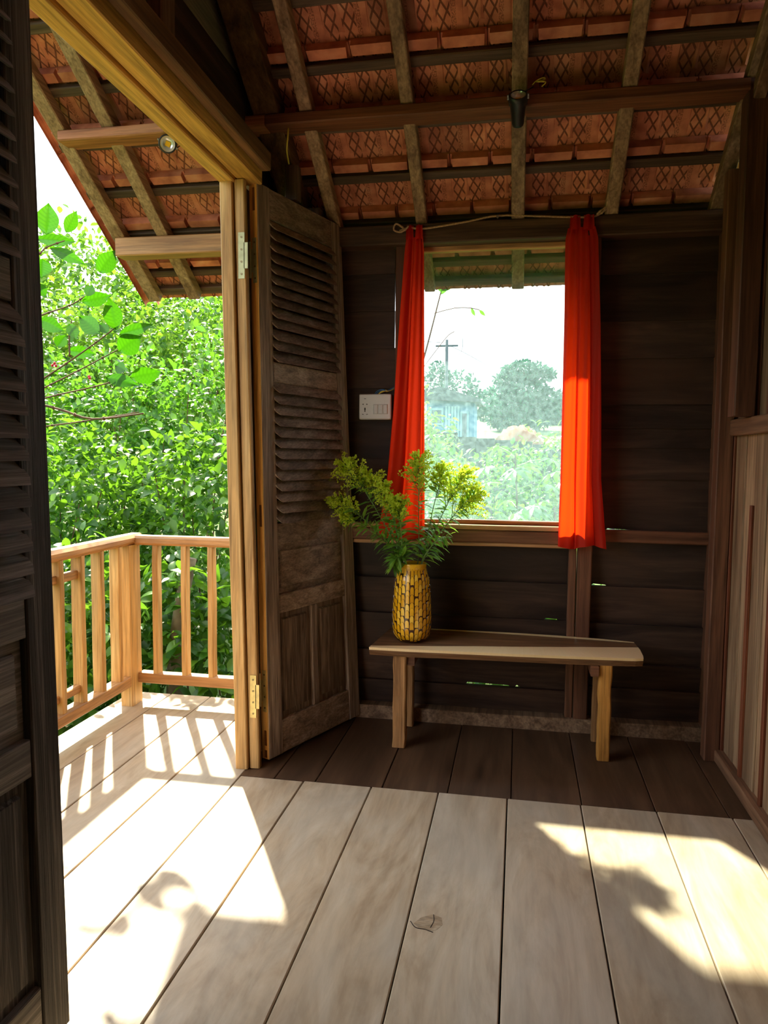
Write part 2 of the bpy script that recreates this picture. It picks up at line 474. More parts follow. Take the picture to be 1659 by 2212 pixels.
def tile_material():
    m, nt, N, L, P = new_mat('terracotta_tile')
    tc = N.new('ShaderNodeTexCoord')
    oi = N.new('ShaderNodeObjectInfo')
    sp = N.new('ShaderNodeSeparateXYZ')
    L.new(tc.outputs['Object'], sp.inputs[0])
    x, y = sp.outputs[0], sp.outputs[1]
    a = mathn(N, L, 'ADD', mathn(N, L, 'MULTIPLY', x, 27.0), mathn(N, L, 'MULTIPLY', y, 12.0))
    b = mathn(N, L, 'SUBTRACT', mathn(N, L, 'MULTIPLY', x, 26.0), mathn(N, L, 'MULTIPLY', y, 15.0))

    def tri(v):
        return mathn(N, L, 'ABSOLUTE', mathn(N, L, 'SUBTRACT', mathn(N, L, 'FRACT', v), 0.5))
    g = mathn(N, L, 'MAXIMUM', tri(a), tri(b))
    mr = N.new('ShaderNodeMapRange')
    mr.interpolation_type = 'SMOOTHSTEP'
    mr.inputs[1].default_value = 0.385
    mr.inputs[2].default_value = 0.435
    L.new(g, mr.inputs[0])
    inx = mathn(N, L, 'MULTIPLY', mathn(N, L, 'LESS_THAN', x, 0.040), mathn(N, L, 'GREATER_THAN', x, -0.083))
    nocen = mathn(N, L, 'GREATER_THAN', mathn(N, L, 'ABSOLUTE', mathn(N, L, 'ADD', x, 0.022)), 0.009)
    iny = mathn(N, L, 'GREATER_THAN', y, 0.05)
    dm = mathn(N, L, 'MULTIPLY', mathn(N, L, 'MULTIPLY', mr.outputs[0], inx), mathn(N, L, 'MULTIPLY', nocen, iny))
    # band of worn, unreadable raised lettering
    mp = N.new('ShaderNodeMapping')
    mp.inputs['Scale'].default_value = (260, 150, 1)
    L.new(tc.outputs['Object'], mp.inputs[0])
    nz = N.new('ShaderNodeTexNoise')
    nz.inputs['Scale'].default_value = 1
    nz.inputs['Detail'].default_value = 1
    L.new(mp.outputs[0], nz.inputs['Vector'])
    tx = mathn(N, L, 'MULTIPLY', mathn(N, L, 'GREATER_THAN', nz.outputs['Fac'], 0.52), mathn(N, L, 'LESS_THAN', mathn(N, L, 'ABSOLUTE', mathn(N, L, 'SUBTRACT', x, 0.052)), 0.009))
    tx = mathn(N, L, 'MULTIPLY', tx, iny)
    mark = mathn(N, L, 'MAXIMUM', dm, mathn(N, L, 'MULTIPLY', tx, 0.7))
    n1 = N.new('ShaderNodeTexNoise')
    n1.inputs['Scale'].default_value = 14
    n1.inputs['Detail'].default_value = 6
    ad = N.new('ShaderNodeVectorMath')
    L.new(tc.outputs['Object'], ad.inputs[0])
    L.new(oi.outputs['Random'], ad.inputs[1])
    L.new(ad.outputs[0], n1.inputs['Vector'])
    base = ramp(N, L, n1.outputs['Fac'], [(0.3, rgb(172, 104, 84)), (0.55, rgb(214, 140, 112)), (0.75, rgb(228, 166, 138))])
    per = ramp(N, L, oi.outputs['Random'], [(0.0, (0.62, 0.58, 0.58, 1)), (0.35, (0.95, 0.9, 0.88, 1)), (0.8, (1.08, 1.0, 0.95, 1)), (1.0, (0.8, 0.85, 0.85, 1))])
    mx = N.new('ShaderNodeMix')
    mx.data_type = 'RGBA'
    mx.blend_type = 'MULTIPLY'
    mx.inputs[0].default_value = 1
    L.new(base, mx.inputs[6])
    L.new(per, mx.inputs[7])
    m2 = N.new('ShaderNodeMix')
    m2.data_type = 'RGBA'
    L.new(mathn(N, L, 'MULTIPLY', mark, 0.8), m2.inputs[0])  # relief shading painted into the colour: grooves and lettering darkened
    L.new(mx.outputs[2], m2.inputs[6])
    m2.inputs[7].default_value = rgb(84, 40, 28)
    L.new(m2.outputs[2], P.inputs['Base Color'])
    P.inputs['Roughness'].default_value = 0.75
    P.inputs['Specular IOR Level'].default_value = 0.3
    bp = N.new('ShaderNodeBump')
    bp.inputs['Strength'].default_value = 0.9
    bp.inputs['Distance'].default_value = 0.004
    L.new(mathn(N, L, 'SUBTRACT', mathn(N, L, 'MULTIPLY', n1.outputs['Fac'], 0.15), mark), bp.inputs['Height'])
    L.new(bp.outputs[0], P.inputs['Normal'])
    return m


MT['tile'] = tile_material()


def glass_material():
    """old pane: mostly clear, with a film of dust that scatters the light from outside"""
    m, nt, N, L, P = new_mat('dusty_window_glass')
    N.remove(P)
    tr = N.new('ShaderNodeBsdfTransparent')
    tr.inputs[0].default_value = (0.93, 0.97, 0.98, 1)
    tl = N.new('ShaderNodeBsdfTranslucent')
    tl.inputs[0].default_value = (0.62, 0.92, 1.0, 1)
    gl = N.new('ShaderNodeBsdfGlossy')
    gl.inputs['Roughness'].default_value = 0.02
    tc = N.new('ShaderNodeTexCoord')
    n = N.new('ShaderNodeTexNoise')
    n.inputs['Scale'].default_value = 60
    n.inputs['Detail'].default_value = 8
    L.new(tc.outputs['Object'], n.inputs['Vector'])
    fac = ramp(N, L, n.outputs['Fac'], [(0.35, (0.036, 0.036, 0.036, 1)), (0.75, (0.080, 0.080, 0.080, 1))])
    m1 = N.new('ShaderNodeMixShader')
    L.new(fac, m1.inputs[0])
    L.new(tr.outputs[0], m1.inputs[1])
    L.new(tl.outputs[0], m1.inputs[2])
    m2 = N.new('ShaderNodeMixShader')
    m2.inputs[0].default_value = 0.03
    L.new(m1.outputs[0], m2.inputs[1])
    L.new(gl.outputs[0], m2.inputs[2])
    L.new(m2.outputs[0], N['Material Output'].inputs[0])
    return m


MT['glass'] = glass_material()


def curtain_material():
    m, nt, N, L, P = new_mat('red_orange_curtain')
    tc = N.new('ShaderNodeTexCoord')
    n = N.new('ShaderNodeTexNoise')
    n.inputs['Scale'].default_value = 220
    L.new(tc.outputs['Object'], n.inputs['Vector'])
    P.inputs['Base Color'].default_value = rgb(240, 44, 16)
    P.inputs['Roughness'].default_value = 0.6
    P.inputs['Sheen Weight'].default_value = 0.2
    t = N.new('ShaderNodeBsdfTranslucent')
    t.inputs[0].default_value = rgb(250, 52, 8)
    ms = N.new('ShaderNodeMixShader')
    ms.inputs[0].default_value = 0.68
    bp = N.new('ShaderNodeBump')
    bp.inputs['Strength'].default_value = 0.06
    L.new(n.outputs['Fac'], bp.inputs['Height'])
    L.new(bp.outputs[0], P.inputs['Normal'])
    L.new(P.outputs[0], ms.inputs[1])
    L.new(t.outputs[0], ms.inputs[2])
    L.new(ms.outputs[0], N['Material Output'].inputs[0])
    return m


MT['curtain'] = curtain_material()


def bench_material():
    """heartwood with a pale sapwood strip along both long edges (the wood's own colour)"""
    m = wood('live_edge_bench', [rgb(84, 58, 40), rgb(122, 88, 60), rgb(146, 110, 78)], 'X', bump=0.25, var=0.0, across=16, rough=0.55)
    nt = m.node_tree
    N, L = nt.nodes, nt.links
    P = N['Principled BSDF']
    src = P.inputs['Base Color'].links[0].from_socket
    tc = N.new('ShaderNodeTexCoord')
    sp = N.new('ShaderNodeSeparateXYZ')
    L.new(tc.outputs['Object'], sp.inputs[0])
    n = N.new('ShaderNodeTexNoise')
    n.inputs['Scale'].default_value = 5
    L.new(tc.outputs['Object'], n.inputs['Vector'])
    # local y: 0 at the front edge, front line drifts with x
    yy = mathn(N, L, 'SUBTRACT', sp.outputs[1], mathn(N, L, 'MULTIPLY', sp.outputs[0], 0.19))
    yy = mathn(N, L, 'ADD', yy, mathn(N, L, 'MULTIPLY', mathn(N, L, 'SUBTRACT', n.outputs['Fac'], 0.5), 0.02))
    f1 = mathn(N, L, 'LESS_THAN', yy, 0.028)
    f2 = mathn(N, L, 'GREATER_THAN', mathn(N, L, 'ADD', sp.outputs[1], mathn(N, L, 'MULTIPLY', mathn(N, L, 'MULTIPLY', sp.outputs[0], sp.outputs[0]), 0.045)), 0.392)
    f = mathn(N, L, 'MAXIMUM', f1, f2)
    topf = mathn(N, L, 'GREATER_THAN', sp.outputs[2], -0.012)
    w = N.new('ShaderNodeTexWave')
    w.inputs['Scale'].default_value = 60
    w.inputs['Distortion'].default_value = 1.0
    L.new(tc.outputs['Object'], w.inputs['Vector'])
    sap = ramp(N, L, w.outputs['Fac'], [(0.0, rgb(218, 184, 134)), (0.5, rgb(244, 220, 176))])
    mx = N.new('ShaderNodeMix')
    mx.data_type = 'RGBA'
    L.new(mathn(N, L, 'MULTIPLY', f, topf), mx.inputs[0])
    L.new(src, mx.inputs[6])
    L.new(sap, mx.inputs[7])
    L.new(mx.outputs[2], P.inputs['Base Color'])
    return m


MT['bench'] = bench_material()


def vase_material():
    m, nt, N, L, P = new_mat('mustard_glaze')
    g = N.new('ShaderNodeNewGeometry')
    tc = N.new('ShaderNodeTexCoord')
    n = N.new('ShaderNodeTexNoise')
    n.inputs['Scale'].default_value = 26
    n.inputs['Detail'].default_value = 4
    L.new(tc.outputs['Object'], n.inputs['Vector'])
    f = mathn(N, L, 'ADD', mathn(N, L, 'MULTIPLY', g.outputs['Random Per Island'], 0.5), mathn(N, L, 'MULTIPLY', n.outputs['Fac'], 0.5))
    c = ramp(N, L, f, [(0.2, rgb(208, 148, 12)), (0.5, rgb(232, 178, 28)), (0.8, rgb(242, 198, 72))])
    L.new(c, P.inputs['Base Color'])
    P.inputs['Roughness'].default_value = 0.25
    P.inputs['Coat Weight'].default_value = 0.6
    P.inputs['Coat Roughness'].default_value = 0.06
    return m


MT['vase'] = vase_material()


# ================================================================== FLOOR
floor = tag(empty('floor'), 'wide worn timber floor boards running through the doorway', kind='structure')


def plank(x0, x1, y0, y1, z0, z1, mat, parent, name='plank', ch=0.0025):
    m = MB()
    m.beam(((x0 + x1) / 2, y0, (z0 + z1) / 2), ((x0 + x1) / 2, y1, (z0 + z1) / 2), x1 - x0, z1 - z0, ch=ch)
    return m.build(name, MT[mat], parent)


g = 0.0022
sx = [-0.82, -0.545, -0.281, -0.018, 0.253, 0.525, 0.788, 1.0]
for a, b in zip(sx[:-1], sx[1:]):
    plank(a + g, b - g, -1.2, 2.765 + 0.008 * (a + 0.8), -0.03, random.uniform(-0.0015, 0.0), 'floor', floor)
plank(-1.085 + g, -0.82 - g, -1.2, 2.758, -0.03, 0.0, 'floor', floor)
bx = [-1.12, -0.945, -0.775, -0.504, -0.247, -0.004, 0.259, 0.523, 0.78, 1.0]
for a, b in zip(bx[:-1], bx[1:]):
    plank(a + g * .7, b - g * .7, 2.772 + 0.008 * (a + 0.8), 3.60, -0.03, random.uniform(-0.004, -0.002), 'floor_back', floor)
m = MB()
m.box((-2.04, -1.2, -0.10), (1.0, 3.62, -0.034))  # dark sheet added to block light below the board gaps
m.build('underfloor_light_block', MT['underfloor'], floor)

m = MB()
kp = [(-0.262, 1.955), (-0.245, 1.985), (-0.215, 2.005), (-0.188, 1.995), (-0.182, 1.965), (-0.196, 1.938), (-0.222, 1.930), (-0.243, 1.936)]
m.prism([(x, y, -0.004) for x, y in kp], (0, 0, 0.0043))
m.build('knot', MT['knot'], floor)
m = MB()
m.tube(curve_pts([(-0.272, 1.962, 0.0006), (-0.255, 1.938, 0.0006), (-0.228, 1.934, 0.0006), (-0.205, 1.926, 0.0006)], 12), 0.0012, 5)
m.tube(curve_pts([(-0.214, 1.945, 0.0006), (-0.208, 1.975, 0.0006), (-0.212, 2.004, 0.0006)], 8), 0.0010, 5)
m.build('crack', MT['underfloor'], floor)
veranda = tag(empty('veranda_floor'), 'sunlit veranda boards outside the doorway', kind='structure')
vx = [-2.06, -1.83, -1.605, -1.346, -1.085]
for a, b in zip(vx[:-1], vx[1:]):
    plank(a + g * 1.2, b - g * 1.2, -1.2, 3.655, -0.03, random.uniform(-0.002, 0.0), 'floor', veranda)

# ================================================================== ROOF
SL = 0.645
COS, SIN = 1 / math.hypot(1, SL), SL / math.hypot(1, SL)


def zr(Y):
    return 2.38 + SL * (3.5 - Y)


roof = tag(empty('roof', (0, 3.5, 2.38)), 'pitched roof of terracotta tiles on timber battens and rafters', kind='structure')
YR = 1.45                                   # ridge
ndir = Vector((0, SIN, COS))


def rafter(xc, w, ya, yb, name='rafter', mat='rafter', wob=0.003, h=0.055):
    m = MB()
    o = ndir * (h / 2)
    m.beam(Vector((xc, ya, zr(ya))) + o, Vector((xc, yb, zr(yb))) + o, w, h, upv=ndir, seg=6, wob=wob)
    return m.build(name, MT[mat], roof)


for xc, w, ye in ((-2.005, 0.066, 3.88), (-1.77, 0.062, 3.87), (-0.888, 0.055, 3.87), (-0.476, 0.052, 3.87), (-0.031, 0.058, 3.87), (0.377, 0.056, 3.87), (0.82, 0.06, 3.87)):
    rafter(xc, w, YR, ye)
rafter(-1.06, 0.11, YR, 3.50, name='gable_rafter', mat='dark_beam_y', h=0.10)

# battens carry the tile rows
yb0 = 3.76
rows = [yb0 - 0.2125 * k for k in range(11)]
for k, yb in enumerate(rows):
    m = MB()
    c = Vector((0, yb, zr(yb))) + ndir * 0.071
    m.beam(c + Vector((-2.08, 0, 0)), c + Vector((1.02, 0, 0)), 0.042, 0.032, upv=ndir, seg=8, wob=0.0025)
    m.build('batten', MT['batten'], roof)
m = MB()
c = Vector((0, 3.872, zr(3.872))) + ndir * 0.075
m.beam(c + Vector((-2.05, 0, 0)), c + Vector((1.02, 0, 0)), 0.05, 0.028, upv=ndir, seg=8, wob=0.002)
m.build('eave_board', MT['batten'], roof)
# purlins and wall plate carry the rafters
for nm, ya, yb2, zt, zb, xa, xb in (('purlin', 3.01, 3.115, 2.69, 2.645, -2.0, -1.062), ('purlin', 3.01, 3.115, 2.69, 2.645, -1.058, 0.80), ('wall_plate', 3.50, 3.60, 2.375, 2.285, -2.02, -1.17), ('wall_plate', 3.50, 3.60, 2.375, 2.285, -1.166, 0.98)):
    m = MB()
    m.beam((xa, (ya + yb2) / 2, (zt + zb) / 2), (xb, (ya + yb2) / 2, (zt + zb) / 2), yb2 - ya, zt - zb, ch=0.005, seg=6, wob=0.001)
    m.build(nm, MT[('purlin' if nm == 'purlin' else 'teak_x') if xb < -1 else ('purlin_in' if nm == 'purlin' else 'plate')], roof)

# tile: slab with head lip, nib, teeth; local x across, y down the slope, z up
tm = MB()
PW, TL = 0.172, 0.30


def tz(y): return 0.055 * y


ys = [0, TL]
vs = []
for (y, z) in ((0, 0), (TL, 0)):
    for (x, dz) in ((-PW / 2, 0), (PW / 2, 0), (PW / 2, 0.013), (-PW / 2, 0.013)):
        vs.append((x, y, tz(y) + dz))
tm.add(vs, [(0, 1, 5, 4), (2, 3, 7, 6), (1, 2, 6, 5), (3, 0, 4, 7), (0, 3, 2, 1), (4, 5, 6, 7)])
tm.box((PW / 2 - 0.004, 0.012, 0.013), (PW / 2 + 0.02, TL - 0.006, 0.0225))     # side lap
tm.add([(-0.078, 0.0, 0), (0.078, 0.0, 0), (0.078, 0.050, 0.002), (-0.078, 0.050, 0.002), (-0.079, 0.002, -0.030), (0.079, 0.002, -0.030), (0.076, 0.046, -0.024), (-0.076, 0.046, -0.024)],
       [(4, 5, 6, 7), (0, 4, 7, 3), (1, 2, 6, 5), (2, 3, 7, 6), (0, 1, 5, 4)])
# raised tear-drop nib on the underside
for (x0, x1, ya, yb) in ((-0.036, -0.008, 0.225, 0.095),):
    zc = tz(ya)
    tm.add([(-0.022, yb, tz(yb)), (x0, ya, zc), (-0.022, ya - 0.010, zc - 0.008), (x1, ya, zc)], [(0, 1, 2), (0, 2, 3), (1, 3, 2)])
for k, x in enumerate((-0.062, -0.040, -0.004, 0.018)):
    y1, y0 = TL - 0.001, TL - 0.03
    tm.add([(x - 0.011, y1, tz(y1)), (x + 0.011, y1, tz(y1)), (x, y0, tz(y0)), (x, y1, tz(y1) - 0.008)], [(0, 1, 3), (0, 3, 2), (3, 1, 2)])
tile_mesh = tm.mesh('roof_tile', MT['tile'])
Rm = Matrix(((1, 0, 0), (0, COS, SIN), (0, -SIN, COS)))
for k, yb in enumerate(rows):
    yh = yb - 0.066
    base = Vector((0, yh, zr(yh))) + ndir * 0.090
    n = 0
    x = -2.09 + (0.088 if k % 2 else 0.0)
    half = bool(k % 2)
    if half: x -= 0.088
    while x < 1.02:
        o = bpy.data.objects.new('roof_tile', tile_mesh)
        COL.objects.link(o)
        o.parent = roof
        p = base + Vector((x + (0.044 if half else 0.088), random.uniform(-0.004, 0.004), random.uniform(0, 0.002)))
        a = Matrix.Rotation(random.uniform(-0.008, 0.008), 3, 'Z')
        mw = (Rm @ a @ (Matrix.Diagonal((0.5, 1, 1)) if half else Matrix.Identity(3))).to_4x4()
        mw.translation = p - ORIG[roof.name]
        o.matrix_local = mw
        x += 0.088 if half else 0.176
        half = False
# verge: half-round edge tiles down the free side of the roof
for k in range(9):
    ya = 3.97 - 0.26 * k
    yb2 = ya - 0.29
    m = MB()
    pts0, pts1 = [], []
    for i in range(9):
        t = math.pi * (i / 8) * 1.15 - 0.25
        pts0.append(Vector((-2.095 - 0.045 * math.cos(t) * 0.9, ya, zr(ya))) + ndir * (0.10 + 0.04 * math.sin(t)))
        pts1.append(Vector((-2.095 - 0.038 * math.cos(t) * 0.9, yb2, zr(yb2))) + ndir * (0.092 + 0.034 * math.sin(t)))
    inn = [p + Vector((0.0, 0, -0.012)) for p in pts0], [p + Vector((0, 0, -0.012)) for p in pts1]
    vs = pts0 + pts1 + inn[0] + inn[1]
    fs = []
    for i in range(8):
        fs += [(i, i + 1, i + 10, i + 9), (18 + i, 27 + i, 28 + i, 19 + i), (i, 18 + i, 19 + i, i + 1)]
    fs += [(0, 9, 27, 18), (8, 26, 35, 17)]
    m.add(vs, fs)
    m.build('verge_tile', MT['tile'], roof)
# the other slope, behind the photographer
m = MB()
m.prism([(-2.15, YR + 0.06, zr(YR) + 0.13), (1.05, YR + 0.06, zr(YR) + 0.13), (1.05, -1.4, zr(YR) - SL * (YR + 1.4) + 0.13), (-2.15, -1.4, zr(YR) - SL * (YR + 1.4) + 0.13)], (0, 0, 0.03))
m.build('rear_slope', MT['tile'], roof)

# ================================================================== BACK WALL
YW = 3.580
wb = tag(empty('wall_back', (0, YW, 0)), 'dark wall of overlapping horizontal boards around the window', kind='structure')


def clap(x0, x1, z0, z1, notch=None, t=0.018, lean=0.010, mat='wall_x'):
    """one lapped board; its lower edge stands proud of the board below"""
    m = MB()
    bot = [(x0, z0)]
    if notch:
        for (a, b, h) in notch:
            bot += [(a, z0), (a + 0.01, z0 + h), (b - 0.01, z0 + h * 0.6), (b, z0)]
    bot += [(x1, z0)]
    poly = bot + [(x1, z1), (x0, z1)]

    def yy(z):
        return YW + max(0, -lean) + lean * (z - z0) / max(1e-3, z1 - z0)
    P3 = [(x, yy(z), z) for x, z in poly]
    m.prism(P3, (0, t if lean > 0 else 0.032, 0))
    return m.build('board', MT[mat], wb)


zl = [2.29, 2.17, 1.993, 1.815, 1.6246, 1.464, 1.284, 1.12, 0.965]
for a, b in zip(zl[1:], zl[:-1]):
    clap(-1.20, -0.6095 if a > 1.80 else -0.600, a, b + 0.004)
zrr = [2.315, 2.13, 1.92, 1.751, 1.542, 1.433, 1.343, 1.198, 0.958]
for a, b in zip(zrr[1:], zrr[:-1]):
    clap(0.34, 0.95, a, b + 0.004, notch=[(0.40, 0.52, 0.010)] if abs(a - 0.958) < 1e-3 else None)
zb = [0.895, 0.694, 0.5156, 0.328, 0.175, 0.03]
for a, b in zip(zb[1:], zb[:-1]):
    clap(-1.20, 0.245, a, b + 0.002, lean=-0.026, notch=[(-0.24, -0.02, 0.012), (0.0, 0.03, 0.012)] if abs(a - 0.175) < 1e-3 else ([(0.13, 0.2, 0.009)] if abs(a - 0.5156) < 1e-3 else None))
zb2 = [0.905, 0.691, 0.514, 0.322, 0.206, 0.03]
for a, b in zip(zb2[1:], zb2[:-1]):
    clap(0.34, 0.95, a, b + 0.002, lean=-0.026, notch=[(0.345, 0.42, 0.010)] if abs(a - 0.691) < 1e-3 else None)


def zpost(x0, x1, y0, y1, z0, z1, mat, parent, name='post', wob=0.0015):
    m = MB()
    m.beam(((x0 + x1) / 2, (y0 + y1) / 2, z0), ((x0 + x1) / 2, (y0 + y1) / 2, z1), x1 - x0, y1 - y0, upv=(0, 1, 0), ch=0.004, seg=5, wob=wob)
    return m.build(name, MT[mat], parent)


def xrail(x0, x1, y0, y1, z0, z1, mat, parent, name='rail', wob=0.001, ch=0.004):
    m = MB()
    m.beam((x0, (y0 + y1) / 2, (z0 + z1) / 2), (x1, (y0 + y1) / 2, (z0 + z1) / 2), y1 - y0, z1 - z0, ch=ch, seg=6, wob=wob)
    return m.build(name, MT[mat], parent)


def yrail(x0, x1, y0, y1, z0, z1, mat, parent, name='rail', wob=0.001, ch=0.004):
    m = MB()
    m.beam(((x0 + x1) / 2, y0, (z0 + z1) / 2), ((x0 + x1) / 2, y1, (z0 + z1) / 2), x1 - x0, z1 - z0, ch=ch, seg=6, wob=wob)
    return m.build(name, MT[mat], parent)


zpost(-0.60, -0.525, 3.545, 3.62, 0.965, 2.29, 'post_z', wb)
zpost(0.237, 0.272, 3.545, 3.62, 0.0, 0.893, 'post_z', wb)
zpost(0.276, 0.340, 3.535, 3.62, 0.0, 2.29, 'post_z', wb)
zpost(0.85, 0.92, 3.535, 3.62, 0.0, 2.31, 'post_z', wb)
xrail(-1.05, 0.92, 3.525, 3.60, -0.02, 0.062, 'rafter', wb, 'base_beam', wob=0.003)
xrail(-0.90, 0.272, 3.520, 3.60, 0.892, 0.948, 'post_x', wb, 'rail')
xrail(0.342, 0.92, 3.55, 3.60, 0.905, 0.962, 'post_x', wb, 'rail')
xrail(-0.80, 0.24, 3.528, 3.585, 0.872, 0.890, 'sill_light', wb, 'ledge')
xrail(0.345, 0.92, 3.54, 3.60, 2.292, 2.325, 'rail_y', wb, 'rail')

# window
win = tag(empty('window_1', (-0.15, 3.58, 0.96)), 'tall window of one dusty pane in a timber frame', kind='structure')
xrail(-0.80, 0.272, 3.518, 3.62, 0.951, 0.972, 'sill_light', win, 'window_sill')
xrail(-0.525, 0.276, 3.555, 3.62, 2.288, 2.322, 'purlin', win, 'window_head')
zpost(-0.525, -0.495, 3.57, 3.61, 0.972, 2.288, 'post_z', win, 'window_stile')
zpost(0.245, 0.276, 3.57, 3.61, 0.972, 2.288, 'post_z', win, 'window_stile')
xrail(-0.495, 0.245, 3.572, 3.608, 2.262, 2.288, 'sill_light', win, 'window_rail')
xrail(-0.495, 0.245, 3.572, 3.608, 0.972, 0.992, 'purlin', win, 'window_rail')
m = MB()
m.box((-0.494, 3.588, 0.990), (0.244, 3.592, 2.264))
m.build('pane', MT['glass'], win)

# ================================================================== LEFT WALL (doorway)
wl = tag(empty('wall_left', (-1.1, 2.0, 0)), 'left gable wall with the tall double doorway', kind='structure')
LEAN = 0.0225


def lpost(x0, x1, y0, y1, z0, z1, mat, name='door_jamb'):
    m = MB()
    m.beam(((x0 + x1) / 2 - LEAN * z0, (y0 + y1) / 2, z0), ((x0 + x1) / 2 - LEAN * z1, (y0 + y1) / 2, z1), x1 - x0, y1 - y0, upv=(0, 1, 0), ch=0.004, seg=6, wob=0.0012)
    return m.build(name, MT[mat], wl)


lpost(-1.130, -1.078, 2.822, 2.885, 0.0, 2.362, 'teak_z')
lpost(-1.074, -1.032, 2.838, 2.868, 0.0, 2.372, 'teak_z')
lpost(-1.130, -1.078, 1.36, 1.424, 0.0, 2.362, 'teak_z')
lpost(-1.074, -1.030, 1.35, 1.410, 0.0, 2.372, 'teak_z')
yrail(-1.187, -1.122, 1.30, 2.90, 2.362, 2.43, 'beam_y', wl, 'door_lintel')
yrail(-1.119, -1.040, 1.30, 2.92, 2.376, 2.46, 'beam_y', wl, 'door_lintel')
yrail(-1.036, -0.996, 0.2, 2.90, 2.42, 2.49, 'dark_beam_y', wl, 'tie_beam')
# boards beside the doorway
for y0, y1 in ((2.88, 3.131), (3.13, 3.361), (3.36, 3.60)):
    m = MB()
    m.beam((-1.10, (y0 + y1) / 2, 0), (-1.10 - LEAN * 2.4, (y0 + y1) / 2, 2.4), 0.022, y1 - y0, upv=(0, 1, 0), ch=0.002)
    m.build('board', MT['plank_z'], wl)
for i in range(10):
    y0 = -1.2 + i * 0.255
    m = MB()
    m.beam((-1.10, y0 + 0.126, 0), (-1.10 - LEAN * 2.4, y0 + 0.126, 2.4), 0.022, 0.25, upv=(0, 1, 0), ch=0.002)
    m.build('board', MT['plank_z'], wl)
# gable boards above the lintel, each cut to the roof slope
zz = [2.44, 2.62, 2.81, 3.00, 3.19, 3.38, 3.57]
for i in range(len(zz) - 1):
    z0, z1 = zz[i], zz[i + 1]
    def yend(z): return 3.5 - (z - 0.10 - 2.38) / SL
    ya = max(2 * YR - yend(z0), -1.2)
    yb3 = max(2 * YR - yend(z1), -1.2)
    poly = [(-1.165, ya, z0), (-1.165, yend(z0), z0), (-1.165, yend(z1), z1 + 0.004), (-1.165, yb3, z1 + 0.004)]
    m = MB()
    m.prism(poly, (0.02, 0, 0))
    m.build('gable_board', MT['pale_board_y'] if i == 2 else MT['wall_y'], wl)
m = MB()
m.beam((-1.085, 2.16, 2.44), (-1.085, 2.16, 3.2), 0.05, 0.09, upv=(0, 1, 0), seg=3, wob=0.001)
m.build('strut', MT['rafter_z'], wl)
m = MB()
m.beam((-1.0, 3.20, 2.40), (-1.0, 3.20, 2.545), 0.06, 0.05, upv=(0, 1, 0), seg=2, wob=0.001)
m.build('strut', MT['rafter_z'], wl)
m = MB()
m.beam((-0.965, 3.42, 2.25), (-0.965, 3.42, 2.43), 0.07, 0.07, upv=(0, 1, 0), seg=2, wob=0.001)
m.build('strut', MT['rafter_z'], wl)

# ================================================================== RIGHT WALL
wr = tag(empty('wall_right', (0.88, 2.0, 0)), 'right wall of upright planks and battens with a mid rail', kind='structure')
XR = 0.885


def rplank(y0, y1, z0, z1, x, mat, name='board', t=0.022):
    m = MB()
    m.beam((x + t / 2, (y0 + y1) / 2, z0), (x + t / 2, (y0 + y1) / 2, z1), t, y1 - y0, upv=(0, 1, 0), ch=0.003, seg=4, wob=0.001)
    return m.build(name, MT[mat], wr)


y = 3.545
i = 0
while y > -1.2:
    w = [0.10, 0.13, 0.145, 0.125, 0.15][i % 5]
    rplank(y - w, y - 0.002, 0.0, 1.40, XR + 0.004 * (i % 2), 'plank_z')
    if i % 2: rplank(y - w - 0.018, y - w + 0.006, 0.0, 1.40 if i % 3 else 1.12, XR - 0.012, 'redplank_z', 'batten', 0.014)
    w2 = w + 0.01
    yt = y - w
    rplank(y - w, y - 0.002, 1.45, max(1.5, min(zr(max(yt, 2 * YR - yt)), zr(max(y, 2 * YR - y))) + 0.04), XR + 0.004 * ((i + 1) % 2), 'plank_z')
    if i % 2 == 0: rplank(y - w - 0.012, y - w + 0.008, 1.45, max(1.5, zr(max(yt, 2 * YR - yt)) - 0.02), XR - 0.012, 'redplank_z', 'batten', 0.014)
    y -= w
    i += 1
yrail(XR - 0.03, XR + 0.02, -1.2, 3.54, 1.392, 1.458, 'rail_y', wr, 'mid_rail')
yrail(XR - 0.035, XR + 0.02, -1.2, 3.52, 0.0, 0.05, 'rail_y', wr, 'base_rail')
zpost(0.795, 0.87, 3.02, 3.11, 1.46, 2.70, 'post_z', wr)
zpost(0.81, 0.872, 3.30, 3.37, 0.0, 2.47, 'post_z', wr)
m = MB()
h = ndir * 0.0
m.beam(Vector((0.835, YR + 0.2, zr(YR + 0.2) - 0.045)), Vector((0.835, 3.10, zr(3.10) - 0.045)), 0.045, 0.05, upv=ndir, seg=4, wob=0.002)
m.build('gable_plate', MT['rail_y'], wr)

# rear wall, behind the photographer
wf = tag(empty('wall_front', (0, -1.2, 0)), 'plank wall closing the room behind the viewer', kind='structure')
for k in range(8):
    x0 = -1.12 + k * 0.257
    for z0, z1 in ((0.0, 2.3),):
        m = MB()
        m.beam((x0 + 0.128, -1.22, z0), (x0 + 0.128, -1.22, z1), 0.252, 0.022, upv=(0, 1, 0), ch=0.002)
        m.build('board', MT['plank_z'], wf)

